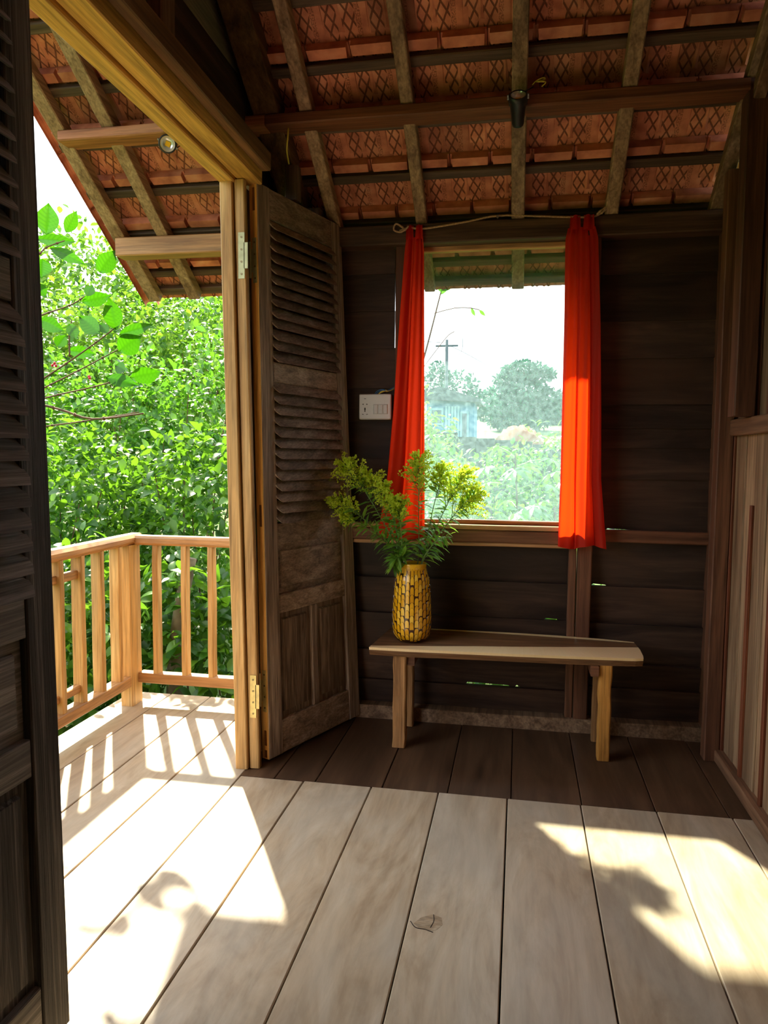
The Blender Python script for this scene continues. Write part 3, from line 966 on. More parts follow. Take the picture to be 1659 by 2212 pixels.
# ================================================================== DOOR LEAVES
def door_leaf(name, label, H0, F0, H1, F1, nrm, mz, my, mp, origin, thick=0.042, HZ=2.385, seen=(0.0, 0.674)):
    D = tag(empty(name, origin), label, kind='structure')
    H0, F0, H1, F1, nrm = [Vector(p) for p in (H0, F0, H1, F1, nrm)]
    WD = 0.674

    def P(u, z, w):
        t = z / 2.39
        p = H0.lerp(H1, t).lerp(F0.lerp(F1, t), u / WD) + nrm * w
        return Vector((p.x, p.y, z))

    def block(part, mat, u0, u1, z0, z1, w0=-thick, w1=0.0, ch=0.003, edge=None, parent=D, nz=1):
        m = MB()
        zs = [z0 + (z1 - z0) * i / nz for i in range(nz + 1)]
        for i in range(nz):
            a, b = zs[i], zs[i + 1]
            ca = ch if i == 0 else 0
            cb = ch if i == nz - 1 else 0
            vs = [P(u0, a, w0), P(u1, a, w0), P(u1, b, w0), P(u0, b, w0),
                  P(u0, a, w1 - ch), P(u1, a, w1 - ch), P(u1, b, w1 - ch), P(u0, b, w1 - ch),
                  P(u0 + ch, a + ca, w1), P(u1 - ch, a + ca, w1), P(u1 - ch, b - cb, w1), P(u0 + ch, b - cb, w1)]
            fs = [(4, 5, 9, 8), (5, 6, 10, 9), (6, 7, 11, 10), (7, 4, 8, 11), (8, 9, 10, 11), (1, 2, 6, 5), (0, 3, 2, 1)]
            if i == 0: fs.append((0, 1, 5, 4))
            if i == nz - 1: fs.append((2, 3, 7, 6))
            m.add(vs, fs, 0)
            m.add([vs[3], vs[0], vs[4], vs[7]], [(0, 1, 2, 3)], 1 if edge else 0)
        return m.build(part, [MT[mat]] + ([MT[edge]] if edge else []), parent)

    zt = HZ
    block('stile', mz, 0.0, 0.088, 0.012, zt, edge='edge', nz=8)
    block('stile', mz, 0.588, WD, 0.012, zt, nz=8)
    for z0, z1 in ((2.262, zt), (1.600, 1.684), (0.917, 1.008), (0.622, 0.702), (0.012, 0.158)):
        block('rail', my, 0.0885, 0.5875, z0, z1, w0=-thick + 0.002, w1=-0.003)
    block('muntin', mz, 0.318, 0.362, 0.1585, 0.6215, w0=-thick + 0.003, w1=-0.005)

    def panel(u0, u1, z0, z1, mat):
        m = MB()
        wo, wi = -0.020, -0.009
        e, f = 0.026, 0.032
        vs = [P(u0, z0, wo), P(u1, z0, wo), P(u1, z1, wo), P(u0, z1, wo),
              P(u0 + e, z0 + e, wo), P(u1 - e, z0 + e, wo), P(u1 - e, z1 - e, wo), P(u0 + e, z1 - e, wo),
              P(u0 + f, z0 + f, wi), P(u1 - f, z0 + f, wi), P(u1 - f, z1 - f, wi), P(u0 + f, z1 - f, wi),
              P(u0, z0, -0.030), P(u1, z0, -0.030), P(u1, z1, -0.030), P(u0, z1, -0.030)]
        fs = [(0, 1, 5, 4), (1, 2, 6, 5), (2, 3, 7, 6), (3, 0, 4, 7), (4, 5, 9, 8), (5, 6, 10, 9), (6, 7, 11, 10), (7, 4, 8, 11), (8, 9, 10, 11),
              (12, 15, 14, 13), (0, 12, 13, 1), (1, 13, 14, 2), (2, 14, 15, 3), (3, 15, 12, 0)]
        m.add(vs, fs)
        return m.build('panel', MT[mat], D)
    panel(0.0885, 0.5875, 0.7025, 0.9165, my)
    panel(0.0885, 0.3175, 0.1585, 0.6215, mp)
    panel(0.3625, 0.5875, 0.1585, 0.6215, mp)

    def slat(zbot, h=0.054):
        m = MB()
        j = random.uniform(-0.002, 0.002)
        u0, u1 = 0.080 + random.uniform(-.002, .002), 0.596 + random.uniform(-.002, .002)
        zb_, zt_ = zbot + j, zbot + j + h
        c = 0.016

        def wv(z): return 0.026 - 0.046 * (z - zb_) / h
        out = [(u0 + c, zb_), (u1 - c, zb_), (u1, zb_ + c), (u1, zb_ + h * .55), (u1 - c * .6, zt_), (u0 + c * .6, zt_), (u0, zb_ + h * .55), (u0, zb_ + c)]
        A = [P(u, z, wv(z) + 0.001) for u, z in out]
        B = [P(u, z + 0.004, wv(z) - 0.011) for u, z in out]
        n = len(out)
        fs = [tuple(range(n)), tuple(range(2 * n - 1, n - 1, -1))]
        for k in range(n):
            k2 = (k + 1) % n
            fs.append((k, n + k, n + k2, k2))
        m.add(A + B, fs)
        return m.build('slat', MT[my], D)
    for k in range(13): slat(2.262 - 0.0446 * (k + 1) - 0.001)
    for k in range(13): slat(1.600 - 0.0455 * (k + 1) - 0.001)
    # tenon ends showing on the hinge edge
    for z0, z1 in ((2.275, 2.365), (1.0, 1.09), (0.07, 0.135), (0.018, 0.05)):
        m = MB()
        vs = [P(-0.0012, a, b) for a in (z0, z1) for b in (-0.026, -0.014)] + [P(0.01, a, b) for a in (z0, z1) for b in (-0.026, -0.014)]
        m.add(vs, [(0, 1, 3, 2), (4, 6, 7, 5), (0, 4, 5, 1), (2, 3, 7, 6), (0, 2, 6, 4), (1, 5, 7, 3)])
        m.build('tenon', MT['mortise'], D)
    return D, P


d1, P1 = door_leaf('door_1', 'weathered louvred door leaf swung open against the back wall',
                   (-1.010, 2.905, 0), (-0.752, 3.520, 0), (-1.057, 2.905, 0), (-0.862, 3.515, 0), (0.927, -0.375, 0),
                   'door_z', 'door_y', 'door_panel', (-1.0, 2.9, 0))
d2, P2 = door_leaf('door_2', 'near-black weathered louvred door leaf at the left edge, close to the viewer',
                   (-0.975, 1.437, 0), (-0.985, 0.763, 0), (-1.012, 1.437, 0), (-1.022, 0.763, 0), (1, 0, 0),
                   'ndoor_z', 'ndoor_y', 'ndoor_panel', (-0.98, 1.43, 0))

for (z0, z1, mt) in ((1.990, 2.168, 'hinge2'), (0.216, 0.394, 'hinge')):
    m = MB()
    zs = (z0, z1)
    vs = [P1(-0.002, a, b) for a in zs for b in (-0.031, -0.010)] + [P1(0.004, a, b) for a in zs for b in (-0.031, -0.010)]
    m.add(vs, [(0, 1, 3, 2), (4, 6, 7, 5), (0, 4, 5, 1), (2, 3, 7, 6), (0, 2, 6, 4), (1, 5, 7, 3)])
    zm = (z0 + z1) / 2
    vs = [P1(-0.003, a, b) for a in (zm - 0.045, zm + 0.045) for b in (-0.040, -0.030)] + [P1(0.001, a, b) for a in (zm - 0.045, zm + 0.045) for b in (-0.040, -0.030)]
    m.add(vs, [(0, 1, 3, 2), (4, 6, 7, 5), (0, 4, 5, 1), (2, 3, 7, 6), (0, 2, 6, 4), (1, 5, 7, 3)])
    a, b = P1(-0.005, z0 + 0.02, -0.042), P1(-0.005, z1 - 0.015, -0.042)
    m.tube([a, b], 0.0055, 8)
    xj = -1.050
    m.box((xj - 0.013 - LEAN * zm, 2.8345, z0), (xj + 0.013 - LEAN * zm, 2.8385, z1))
    m.box((xj + 0.010 - LEAN * zm, 2.8345, zm - 0.05), (xj + 0.026 - LEAN * zm, 2.8385, zm + 0.05))
    h = m.build('hinge', MT[mt], d1)
    for q in range(4):
        zq = z0 + (z1 - z0) * (0.1 + 0.266 * q)
        s_ = MB()
        s_.tube([P1(-0.0035, zq, -0.019), P1(0.0, zq, -0.019)], 0.0042, 8)
        s_.build('screw', MT['screw'], h)
        s_ = MB()
        s_.tube([(xj - LEAN * zm, 2.833, zq), (xj - LEAN * zm, 2.836, zq)], 0.0042, 8)
        s_.build('screw', MT['screw'], h)

# ================================================================== VERANDA RAILING
rl = tag(empty('veranda_railing', (-1.97, 3.5, 0)), 'orange-brown timber veranda railing turning a corner, with flat upright balusters', 'railing')
zpost(-1.992, -1.928, 3.425, 3.53, 0.0, 0.832, 'teak_z', rl, 'corner_post')
xrail(-2.0, -1.145, 3.475, 3.55, 0.830, 0.878, 'teak_x', rl, 'top_rail', ch=0.012)
yrail(-2.005, -1.925, 0.6, 3.56, 0.832, 0.884, 'teak_y', rl, 'top_rail', ch=0.016)
xrail(-1.926, -1.15, 3.485, 3.545, 0.108, 0.160, 'teak_x', rl, 'bottom_rail')
yrail(-1.995, -1.93, 0.6, 3.422, 0.105, 0.158, 'teak_y', rl, 'bottom_rail')
for xc in (-1.830, -1.672, -1.528, -1.385, -1.245):
    zpost(xc - 0.015, xc + 0.015, 3.49, 3.542, 0.158, 0.832, 'teak_z', rl, 'baluster')
for k in range(15):
    yc = 3.345 - 0.158 * k
    if yc < 0.9: break
    zpost(-1.99, -1.935, yc - 0.015, yc + 0.016, 0.105 if k in (2,) else 0.156, 0.834, 'teak_z', rl, 'baluster')
yrail(-1.985, -1.952, 2.2, 3.016, 0.730, 0.768, 'teak_y', rl, 'gate_rail')
yrail(-1.985, -1.952, 2.2, 3.016, 0.205, 0.240, 'teak_y', rl, 'gate_rail')

# ================================================================== BENCH
BO = Vector((-0.636, 3.148, 0.455))
bench = tag(empty('bench', (-0.05, 3.35, 0)), 'low live-edge plank bench standing under the window', 'bench')
outline = [(-0.636, 3.150), (-0.45, 3.152), (-0.25, 3.160), (-0.03, 3.168), (0.2, 3.180), (0.4, 3.196), (0.50, 3.206), (0.532, 3.215), (0.537, 3.26), (0.54, 3.36), (0.533, 3.495), (0.40, 3.525), (0.2, 3.548), (0.0, 3.558), (-0.3, 3.558), (-0.602, 3.556)]
m = MB()
n = len(outline)
top = [Vector((x, y, 0.455)) for x, y in outline]
mid = [Vector((x + (0.002 if 0.45 > x > -0.6 else 0), y + (0.004 if y < 3.3 else -0.003) * random.uniform(0.5, 1.5), 0.437)) for x, y in outline]
bot = [Vector((x, y + (0.012 if y < 3.3 else -0.008) * random.uniform(0.6, 1.4), 0.417)) for x, y in outline]
vs = top + mid + bot
fs = [tuple(range(n)), tuple(range(3 * n - 1, 2 * n - 1, -1))]
for k in range(n):
    k2 = (k + 1) % n
    fs += [(k, n + k, n + k2, k2), (n + k, 2 * n + k, 2 * n + k2, n + k2)]
m.add(vs, fs)
seat = bpy.data.objects.new('seat', m.mesh('seat', MT['bench'], o=BO))
COL.objects.link(seat)
seat.parent = bench
seat.location = BO - ORIG[bench.name]


def bench_leg(x0, x1, y0, y1, mat, lab=None, rough_=0.002):
    m = MB()
    m.beam(((x0 + x1) / 2, (y0 + y1) / 2, 0.0), ((x0 + x1) / 2, (y0 + y1) / 2, 0.417), x1 - x0, y1 - y0, upv=(0, 1, 0), ch=0.005, seg=9, wob=rough_)
    for v in m.v:
        if v.z < 0.01: v.z = 0.0
    o = m.build('leg', MT[mat], bench)
    return o


bench_leg(-0.532, -0.474, 3.172, 3.225, 'bench_leg')
bench_leg(-0.520, -0.478, 3.44, 3.49, 'bench_leg', rough_=0.001)
bench_leg(0.354, 0.406, 3.205, 3.262, 'bench_leg_gold', rough_=0.0025)
bench_leg(0.350, 0.395, 3.42, 3.46, 'bench_leg', rough_=0.001)
for x in (-0.455, 0.333):
    m = MB()
    m.beam((x, 3.19, 0.394), (x, 3.50, 0.394), 0.034, 0.046, ch=0.003)
    m.build('cross_bar', MT['post_x'], bench)

# ================================================================== VASE
VC = Vector((-0.470, 3.315, 0.456))
vase = tag(empty('vase', VC), 'mustard yellow ceramic vase with overlapping feather-scale relief, on the bench', 'vase')
prof = [(0.0, 0.0), (0.058, 0.0), (0.068, 0.006), (0.081, 0.030), (0.087, 0.065), (0.0875, 0.11), (0.086, 0.16), (0.0825, 0.21), (0.079, 0.255), (0.076, 0.285), (0.070, 0.305), (0.0625, 0.322), (0.060, 0.336), (0.0615, 0.352), (0.0635, 0.356)]


def rad(z):
    for (r0, z0), (r1, z1) in zip(prof[1:-1], prof[2:]):
        if z0 <= z <= z1: return r0 + (r1 - r0) * (z - z0) / max(1e-6, z1 - z0)
    return prof[-1][0]


m = MB()
m.lathe(prof, VC, 40)
m.build('body', MT['vase_groove'], vase, smooth=True)
m = MB()
m.lathe([(0.0605, 0.318), (0.0625, 0.336), (0.0645, 0.352), (0.0635, 0.3575), (0.060, 0.3575), (0.0565, 0.348), (0.054, 0.30)], VC, 40)
m.build('rim', MT['vase'], vase, smooth=True)
m = MB()
m.lathe([(0.054, 0.30), (0.066, 0.27), (0.078, 0.08), (0.0, 0.06)], VC, 24)
m.build('inner_wall', MT['vase_groove'], vase, smooth=True)
m = MB()
NC, RS = 26, 0.0335
for col in range(NC):
    a0 = 2 * math.pi * col / NC + random.uniform(-0.02, 0.02)
    for row in range(-1, 10):
        zt_ = 0.030 + RS * (row + (0.5 if col % 2 else 0.0)) + random.uniform(-0.008, 0.008)
        z0, z1 = zt_ - 0.050, zt_
        if z1 > 0.345: z1 = 0.345
        z0 = max(z0, 0.004)
        if z1 - z0 < 0.012: continue
        da = 2 * math.pi / NC * 0.5 * random.uniform(0.88, 0.95)
        cols_ = (-1, -0.88, -0.4, 0.4, 0.88, 1)
        nz = 7
        verts, idx = [], {}
        for i in range(nz + 1):
            t = (0, 0.35, 0.6, 0.74, 0.84, 0.92, 0.97, 1.0)[i]
            zz_ = z0 + (z1 - z0) * t
            cap_ = (z1 - zz_) / 0.0150
            wdt = 1.0 if cap_ > 1 else math.sqrt(max(0.0, 1 - (1 - cap_) ** 2)) * 0.94 + 0.06
            lift = -0.0016 + 0.0056 * t
            for jx, s_ in enumerate(cols_):
                a = a0 + da * s_ * wdt
                hgt = lift if abs(s_) < 0.9 else min(lift - 0.0035, -0.0002)
                if i == nz: hgt = min(hgt, -0.0004)
                r_ = rad(zz_) + hgt
                idx[i, jx] = len(verts)
                verts.append(VC + Vector((r_ * math.cos(a), r_ * math.sin(a), zz_)))
        fs, gr = [], []
        for i in range(nz):
            for jx in range(5):
                (gr if jx in (0, 4) or i == nz - 1 else fs).append((idx[i, jx], idx[i, jx + 1], idx[i + 1, jx + 1], idx[i + 1, jx]))
        b_ = len(m.v)
        m.add(verts, fs)
        for q in gr:
            m.f.append(tuple(b_ + w for w in q))
            m.m.append(1)
o = m.build('feather_relief', [MT['vase'], MT['vase_groove']], vase, smooth=False)
tag(o, 'raised yellow feather scales', kind='stuff')


# ================================================================== LEAF TEMPLATES AND SCATTERING
def leaf_tpl(L=1.0, W=0.4, n=4, fold=0.25, droop=0.25, tip=1.0):
    """leaf along +x, upper side +z; returns verts, faces"""
    V, Fq = [], []
    for i in range(n + 1):
        t = i / n
        w = W * 0.5 * (math.sin(math.pi * t ** 0.8) ** 0.75 if 0 < t < 1 else 0.02)
        x = L * t * (1 - 0.08 * t)
        zc = -droop * L * t * t
        V += [(x, -w, zc + fold * w), (x, 0, zc), (x, w, zc + fold * w)]
    for i in range(n):
        a = i * 3
        Fq += [(a, a + 3, a + 4, a + 1), (a + 1, a + 4, a + 5, a + 2)]
    return np.array(V, float), Fq


def cassava_tpl(lobes=7):
    V, Fq = [], []
    for k in range(lobes):
        a = math.radians(-115 + 230 * k / (lobes - 1))
        L = 1.0 - 0.35 * abs(k - (lobes - 1) / 2) / ((lobes - 1) / 2)
        v, f = leaf_tpl(L, 0.24, 3, 0.3, 0.35)
        c, s_ = math.cos(a), math.sin(a)
        R = np.array([[c, -s_, 0], [s_, c, 0], [0, 0, 1]])
        b = len(V)
        V += list(map(tuple, v @ R.T))
        Fq += [tuple(b + i for i in q) for q in f]
    return np.array(V, float), Fq


def frames(dirs, ups):
    """rotation matrices with columns (dir, side, normal)"""
    d = dirs / np.linalg.norm(dirs, axis=1, keepdims=True)
    s_ = np.cross(ups, d)
    s_ /= np.maximum(np.linalg.norm(s_, axis=1, keepdims=True), 1e-6)
    n_ = np.cross(d, s_)
    return np.stack([d, s_, n_], axis=2)


def scatter(name, tpl, R, loc, scale, mat, parent, kind='stuff', smooth=True):
    V, Fq = tpl
    n = len(loc)
    o0 = np.array(ORIG[parent.name])
    vv = np.einsum('nij,kj->nki', R, V) * np.asarray(scale).reshape(-1, 1, 1) + (loc - o0)[:, None, :]
    k = len(V)
    me = bpy.data.meshes.new(name)
    nv = n * k
    me.vertices.add(nv)
    me.vertices.foreach_set('co', vv.reshape(-1).astype(np.float32))
    q = np.array(Fq, dtype=np.int32)
    per = q.shape[1]
    allf = (q[None] + (np.arange(n) * k)[:, None, None]).reshape(-1)
    nf = n * len(Fq)
    me.loops.add(nf * per)
    me.loops.foreach_set('vertex_index', allf.astype(np.int32))
    me.polygons.add(nf)
    me.polygons.foreach_set('loop_start', (np.arange(nf) * per).astype(np.int32))
    me.polygons.foreach_set('use_smooth', np.ones(nf, dtype=bool))
    me.materials.append(mat)
    me.update(calc_edges=True)
    me.validate()
    o = link_mesh(name, me, parent)
    if kind: o['kind'] = kind
    return o


CAM = np.array([0, 0, HC])


def tpl_mesh(name, tpl, mat):
    me = bpy.data.meshes.new(name)
    me.from_pydata([tuple(v) for v in tpl[0]], [], tpl[1])
    me.polygons.foreach_set('use_smooth', [True] * len(me.polygons))
    me.materials.append(mat)
    return me


TPL = leaf_tpl(1, 0.52, 4, 0.3, 0.28)
TPLN = leaf_tpl(1, 0.34, 4, 0.25, 0.35)
LEAF_ME = {k: tpl_mesh('leaf', TPL, MT[k]) for k in ('leaf_near', 'leaf_mid', 'leaf_far')}


def shrub(name, label, cat, group, c, rad3, n, size, mat, nleaf=0, nst=7, base_z=-0.8, tpl=TPL, seed=0, shell=0.5):
    r = np.random.default_rng(seed)
    c = np.array(c, float)
    root = tag(empty(name, (c[0], c[1], base_z)), label, cat, group)
    n = int(n * 2.0)
    d = r.normal(size=(n, 3))
    d /= np.linalg.norm(d, axis=1, keepdims=True)
    rr_ = r.random(n) ** (1 / 3) * (1 - shell) + shell * (0.82 + 0.2 * r.random(n))
    lump = 1 + 0.18 * np.sin(d[:, 0] * 7 + seed) * np.cos(d[:, 2] * 6 + seed * 1.7) + 0.12 * np.sin(d[:, 1] * 11 + seed)
    pos = c + d * (rr_ * lump)[:, None] * np.array(rad3)
    pos = pos[pos[:, 2] > base_z + 0.03]
    n = len(pos)
    out = (pos - c) / np.array(rad3)
    dirs = out * 0.7 + r.normal(size=(n, 3)) * 0.7 + np.array([0, 0, -0.25])
    ups = np.array([0, 0, 1.0]) + r.normal(size=(n, 3)) * 0.45 + out * 0.3
    R = frames(dirs, ups)
    sc_ = size * r.uniform(0.6, 1.25, n)
    if nleaf:
        dist = np.linalg.norm(pos - CAM, axis=1) / sc_
        idx = np.argsort(dist)[:nleaf]
        keep = np.ones(n, bool)
        keep[idx] = False
        for i in idx:
            o = bpy.data.objects.new('leaf', LEAF_ME[mat])
            COL.objects.link(o)
            o.parent = root
            mw = Matrix([list(R[i][0] * sc_[i]) + [0], list(R[i][1] * sc_[i]) + [0], list(R[i][2] * sc_[i]) + [0], [0, 0, 0, 1]])
            mw.translation = Vector(pos[i]) - ORIG[root.name]
            o.matrix_local = mw
        pos, R, sc_ = pos[keep], R[keep], sc_[keep]
    scatter('foliage', tpl, R, pos, sc_, MT[mat], root)
    for k in range(min(nst, 4)):
        a = r.normal(size=3) * np.array(rad3) * 0.4
        m = MB()
        b0 = Vector((c[0] + a[0] * 0.35, c[1] + a[1] * 0.35, base_z - 0.05))
        e = Vector(c + a * np.array([1, 1, 0.3]) + np.array([0, 0, rad3[2] * 0.45]))
        mid_ = b0.lerp(e, 0.5) + Vector((r.normal() * 0.08, r.normal() * 0.08, 0))
        w0 = 0.004 + 0.005 * max(rad3)
        m.tube(curve_pts([b0, mid_, e], 8), [w0 * (1 - 0.07 * i) for i in range(9)], 5)
        m.build('stem', MT['twig'], root)
    return root


# ================================================================== GOLDENROD IN THE VASE
mouth = VC + Vector((0, 0, 0.30))
TPLR = leaf_tpl(1, 0.20, 3, 0.2, 0.3)
OCT = (np.array([(1, 0, 0), (-1, 0, 0), (0, 1, 0), (0, -1, 0), (0, 0, 1), (0, 0, -1)], float), [(0, 2, 4), (2, 1, 4), (1, 3, 4), (3, 0, 4), (2, 0, 5), (1, 2, 5), (3, 1, 5), (0, 3, 5)])

FLO = (np.array([(-1.3, -1, 0), (1.3, -1, 0), (1.3, 1, 0), (-1.3, 1, 0), (-1.3, 0, -1), (1.3, 0, -1), (1.3, 0, 1), (-1.3, 0, 1)], float), [(0, 1, 2, 3), (4, 5, 6, 7)])


def goldenrod(tip, label, via=None, plume=0.16, nbr=16, leaves=26, seed=0, spread=0.085, leaf_from=0.15):
    r = np.random.default_rng(seed + 100)
    tip = Vector(tip)
    ang = math.atan2(tip.y - VC.y, tip.x - VC.x)
    k = min(0.042, (Vector((tip.x, tip.y, 0)) - Vector((VC.x, VC.y, 0))).length)
    foot = VC + Vector((-math.cos(ang) * 0.03, -math.sin(ang) * 0.03, 0.075))
    lip = VC + Vector((math.cos(ang) * k, math.sin(ang) * k, 0.352))
    root = tag(empty('goldenrod_stem', foot), label, 'flower', 'goldenrod stems in the mustard vase')
    mid_ = lip.lerp(tip, 0.55) + Vector((0, 0, 0.035))
    if via: mid_ = Vector(via)
    pts = curve_pts([foot, lip, mid_, tip], 24)
    m = MB()
    m.tube(pts, [0.0034 * (1 - 0.7 * i / len(pts)) for i in range(len(pts))], 6)
    m.build('stem', MT['stemgreen'], root)
    P_ = np.array([list(p) for p in pts])
    i0 = int(len(pts) * 0.36)

    def at(t):
        f = t * (len(pts) - 1)
        i = min(int(f), len(pts) - 2)
        return P_[i] + (P_[i + 1] - P_[i]) * (f - i), P_[i + 1] - P_[i]
    # leaves
    leaves = int(leaves * 2.6)
    loc, dirs, scl = [], [], []
    for q in range(leaves):
        t = 0.36 + (0.62 * q / leaves) + r.uniform(-.01, .01)
        p, d = at(min(t, 0.98))
        d = d / np.linalg.norm(d)
        s_ = r.normal(size=3)
        s_ -= d * (s_ @ d)
        s_ /= np.linalg.norm(s_)
        loc.append(p)
        dirs.append(s_ * 0.9 + d * 0.55 + np.array([0, 0, -0.15]))
        scl.append(r.uniform(0.055, 0.105) * (1.2 - 0.65 * t))
    R = frames(np.array(dirs), np.array([0, 0, 1.0]) + r.normal(size=(leaves, 3)) * 0.3)
    scatter('leaves', TPLR, R, np.array(loc), np.array(scl), MT['leaf_rod'], root)
    # plume: arching branchlets set with tiny florets
    nbr = int(nbr * 2.2)
    if nbr:
        fl_, fs_, br = [], [], MB()
        for q in range(nbr):
            t = 1.0 - (q / nbr) ** 0.9 * (plume / max(0.05, (tip - lip).length)) * 0.75
            p, d = at(max(0.5, t))
            d = d / np.linalg.norm(d)
            s_ = r.normal(size=3)
            s_ -= d * (s_ @ d)
            s_ /= np.linalg.norm(s_)
            Lb = spread * 1.35 * (0.30 + 0.70 * (q / nbr)) * r.uniform(0.6, 1.25)
            prev = Vector(p)
            line = [prev]
            for w in range(1, 8):
                tt = w / 7
                pos = p + d * Lb * (1.25 * tt - 0.35 * tt * tt) + s_ * Lb * (0.72 * tt) + np.array([0, 0, -0.22 * Lb * tt ** 3])
                line.append(Vector(pos))
                if tt > 0.15:
                    for _ in range(4):
                        fl_.append(pos + r.normal(size=3) * 0.0038 + np.array([0, 0, 0.003]))
                        fs_.append(r.uniform(0.0016, 0.0034))
            br.tube(line, [0.0011 * (1 - 0.08 * i) for i in range(len(line))], 3)
        o = br.build('branchlets', MT['stemgreen'], root)
        o['kind'] = 'stuff'
        n = len(fl_)
        R = frames(r.normal(size=(n, 3)), r.normal(size=(n, 3)))
        scatter('florets', FLO, R, np.array(fl_), np.array(fs_), MT['plume'], root)
    return root


goldenrod((-0.792, 3.310, 1.263), 'goldenrod stem leaning far left with the tallest left plume', plume=0.20, nbr=22, seed=1, spread=0.10)
goldenrod((-0.838, 3.290, 1.100), 'goldenrod stem with plume pointing left and drooping at the tip', plume=0.18, nbr=18, seed=2, spread=0.075)
goldenrod((-0.790, 3.285, 1.015), 'short goldenrod stem reaching lowest on the left', plume=0.09, nbr=9, seed=3, spread=0.05)
goldenrod((-0.700, 3.330, 1.215), 'goldenrod stem between the left plume and the middle plume', plume=0.17, nbr=18, seed=10, spread=0.085)
goldenrod((-0.605, 3.270, 1.165), 'goldenrod stem in front with dense lime plume left of centre', plume=0.20, nbr=24, seed=4, spread=0.09, leaves=36)
goldenrod((-0.540, 3.250, 1.100), 'shorter goldenrod stem in front of the orange curtain', plume=0.16, nbr=18, seed=5, spread=0.075, leaves=34)
goldenrod((-0.448, 3.330, 1.285), 'tall upright goldenrod stem in the middle against the curtain', plume=0.22, nbr=24, seed=6, spread=0.105)
goldenrod((-0.335, 3.365, 1.245), 'goldenrod stem right of centre in front of the window edge', plume=0.18, nbr=20, seed=7, spread=0.09)
goldenrod((-0.235, 3.345, 1.225), 'goldenrod stem leaning right with yellow plume before the glass', plume=0.22, nbr=26, seed=8, spread=0.105)
goldenrod((-0.185, 3.330, 1.135), 'rightmost goldenrod stem with a drooping yellow plume', plume=0.20, nbr=24, seed=9, spread=0.095)
goldenrod((-0.300, 3.260, 0.945), 'short leafy goldenrod sprig without a plume, on the right', plume=0, nbr=0, seed=12, leaves=14)
goldenrod((-0.545, 3.225, 0.800), 'leafy goldenrod sprig hanging over the rim of the vase', via=(-0.525, 3.235, 0.845), plume=0, nbr=0, seed=13, leaves=30)

# ================================================================== CURTAINS AND CORD
def curtain(label, key, waves, seed):
    """key: list of (z, xleft, xright) from top to bottom"""
    r = random.Random(seed)
    nu, nv = 90, 60
    ztop, zbot = key[0][0], key[-1][0]
    vs, fs = [], []

    def span(z):
        for (z0, a0, b0), (z1, a1, b1) in zip(key[:-1], key[1:]):
            if z <= z0 and z >= z1:
                t = (z0 - z) / (z0 - z1)
                return a0 + (a1 - a0) * t, b0 + (b1 - b0) * t
        return key[-1][1:]
    ph = r.uniform(0, 6)
    for j in range(nv + 1):
        z = ztop + (zbot - ztop) * j / nv
        a, b = span(z)
        t = j / nv
        for i in range(nu + 1):
            u = i / nu
            q = 2 * math.pi * waves * u + ph
            amp = 0.016 * (0.75 + 0.35 * t) * (0.7 + 0.3 * math.sin(u * 5 + ph))
            y = 3.492 + amp * math.sin(q + 0.5 * math.sin(2.2 * t + u * 3)) + 0.004 * math.sin(2.3 * q + 4 * t)
            x = a + (b - a) * u + 0.006 * math.cos(q) * (0.5 + t)
            zz_ = z + (0.010 * math.sin(u * 7 + ph) * t)
            vs.append((x, y, zz_))
    for j in range(nv):
        for i in range(nu):
            k = j * (nu + 1) + i
            fs.append((k, k + 1, k + nu + 2, k + nu + 1))
    root = tag(empty('curtain', ((key[-1][1] + key[-1][2]) / 2, 3.492, zbot)), label, 'curtain', 'red curtains at the window')
    m = MB()
    m.add(vs, fs)
    m.build('cloth', MT['curtain'], root, smooth=True)
    # hanging tabs gathered on the cord
    a, b = key[0][1], key[0][2]
    for k in range(2):
        xc = a + (b - a) * (0.24 + 0.52 * k)
        m = MB()
        hw = (b - a) * 0.22
        lo = ztop - 0.012
        hi = ztop + 0.055
        vs, fs = [], []
        for i in range(7):
            t = i / 6
            x = xc - hw + 2 * hw * t
            yo = 0.007 * math.sin(t * 9 + k)
            vs += [(x, 3.478 + yo, lo), (xc + (x - xc) * 0.85, 3.480 + yo, hi - 0.012), (xc + (x - xc) * 0.85, 3.490 + yo, hi), (xc + (x - xc) * 0.85, 3.500 + yo, hi - 0.012), (x, 3.503 + yo, lo)]
        for i in range(6):
            for q in range(4):
                k0 = i * 5 + q
                fs.append((k0, k0 + 1, k0 + 6, k0 + 5))
        m.add(vs, fs)
        m.build('tab', MT['curtain'], root, smooth=True)
    # hem
    return root


curtain('orange-red curtain gathered at the left of the window, behind the flowers', [(2.31, -0.545, -0.462), (2.25, -0.552, -0.455), (1.9, -0.575, -0.448), (1.5, -0.600, -0.442), (1.2, -0.625, -0.436), (0.90, -0.672, -0.430)], 2.3, 4)
curtain('bright red curtain gathered at the right of the window', [(2.32, 0.192, 0.305), (2.27, 0.182, 0.318), (1.9, 0.188, 0.338), (1.5, 0.190, 0.352), (1.2, 0.192, 0.360), (0.885, 0.190, 0.392)], 2.4, 9)

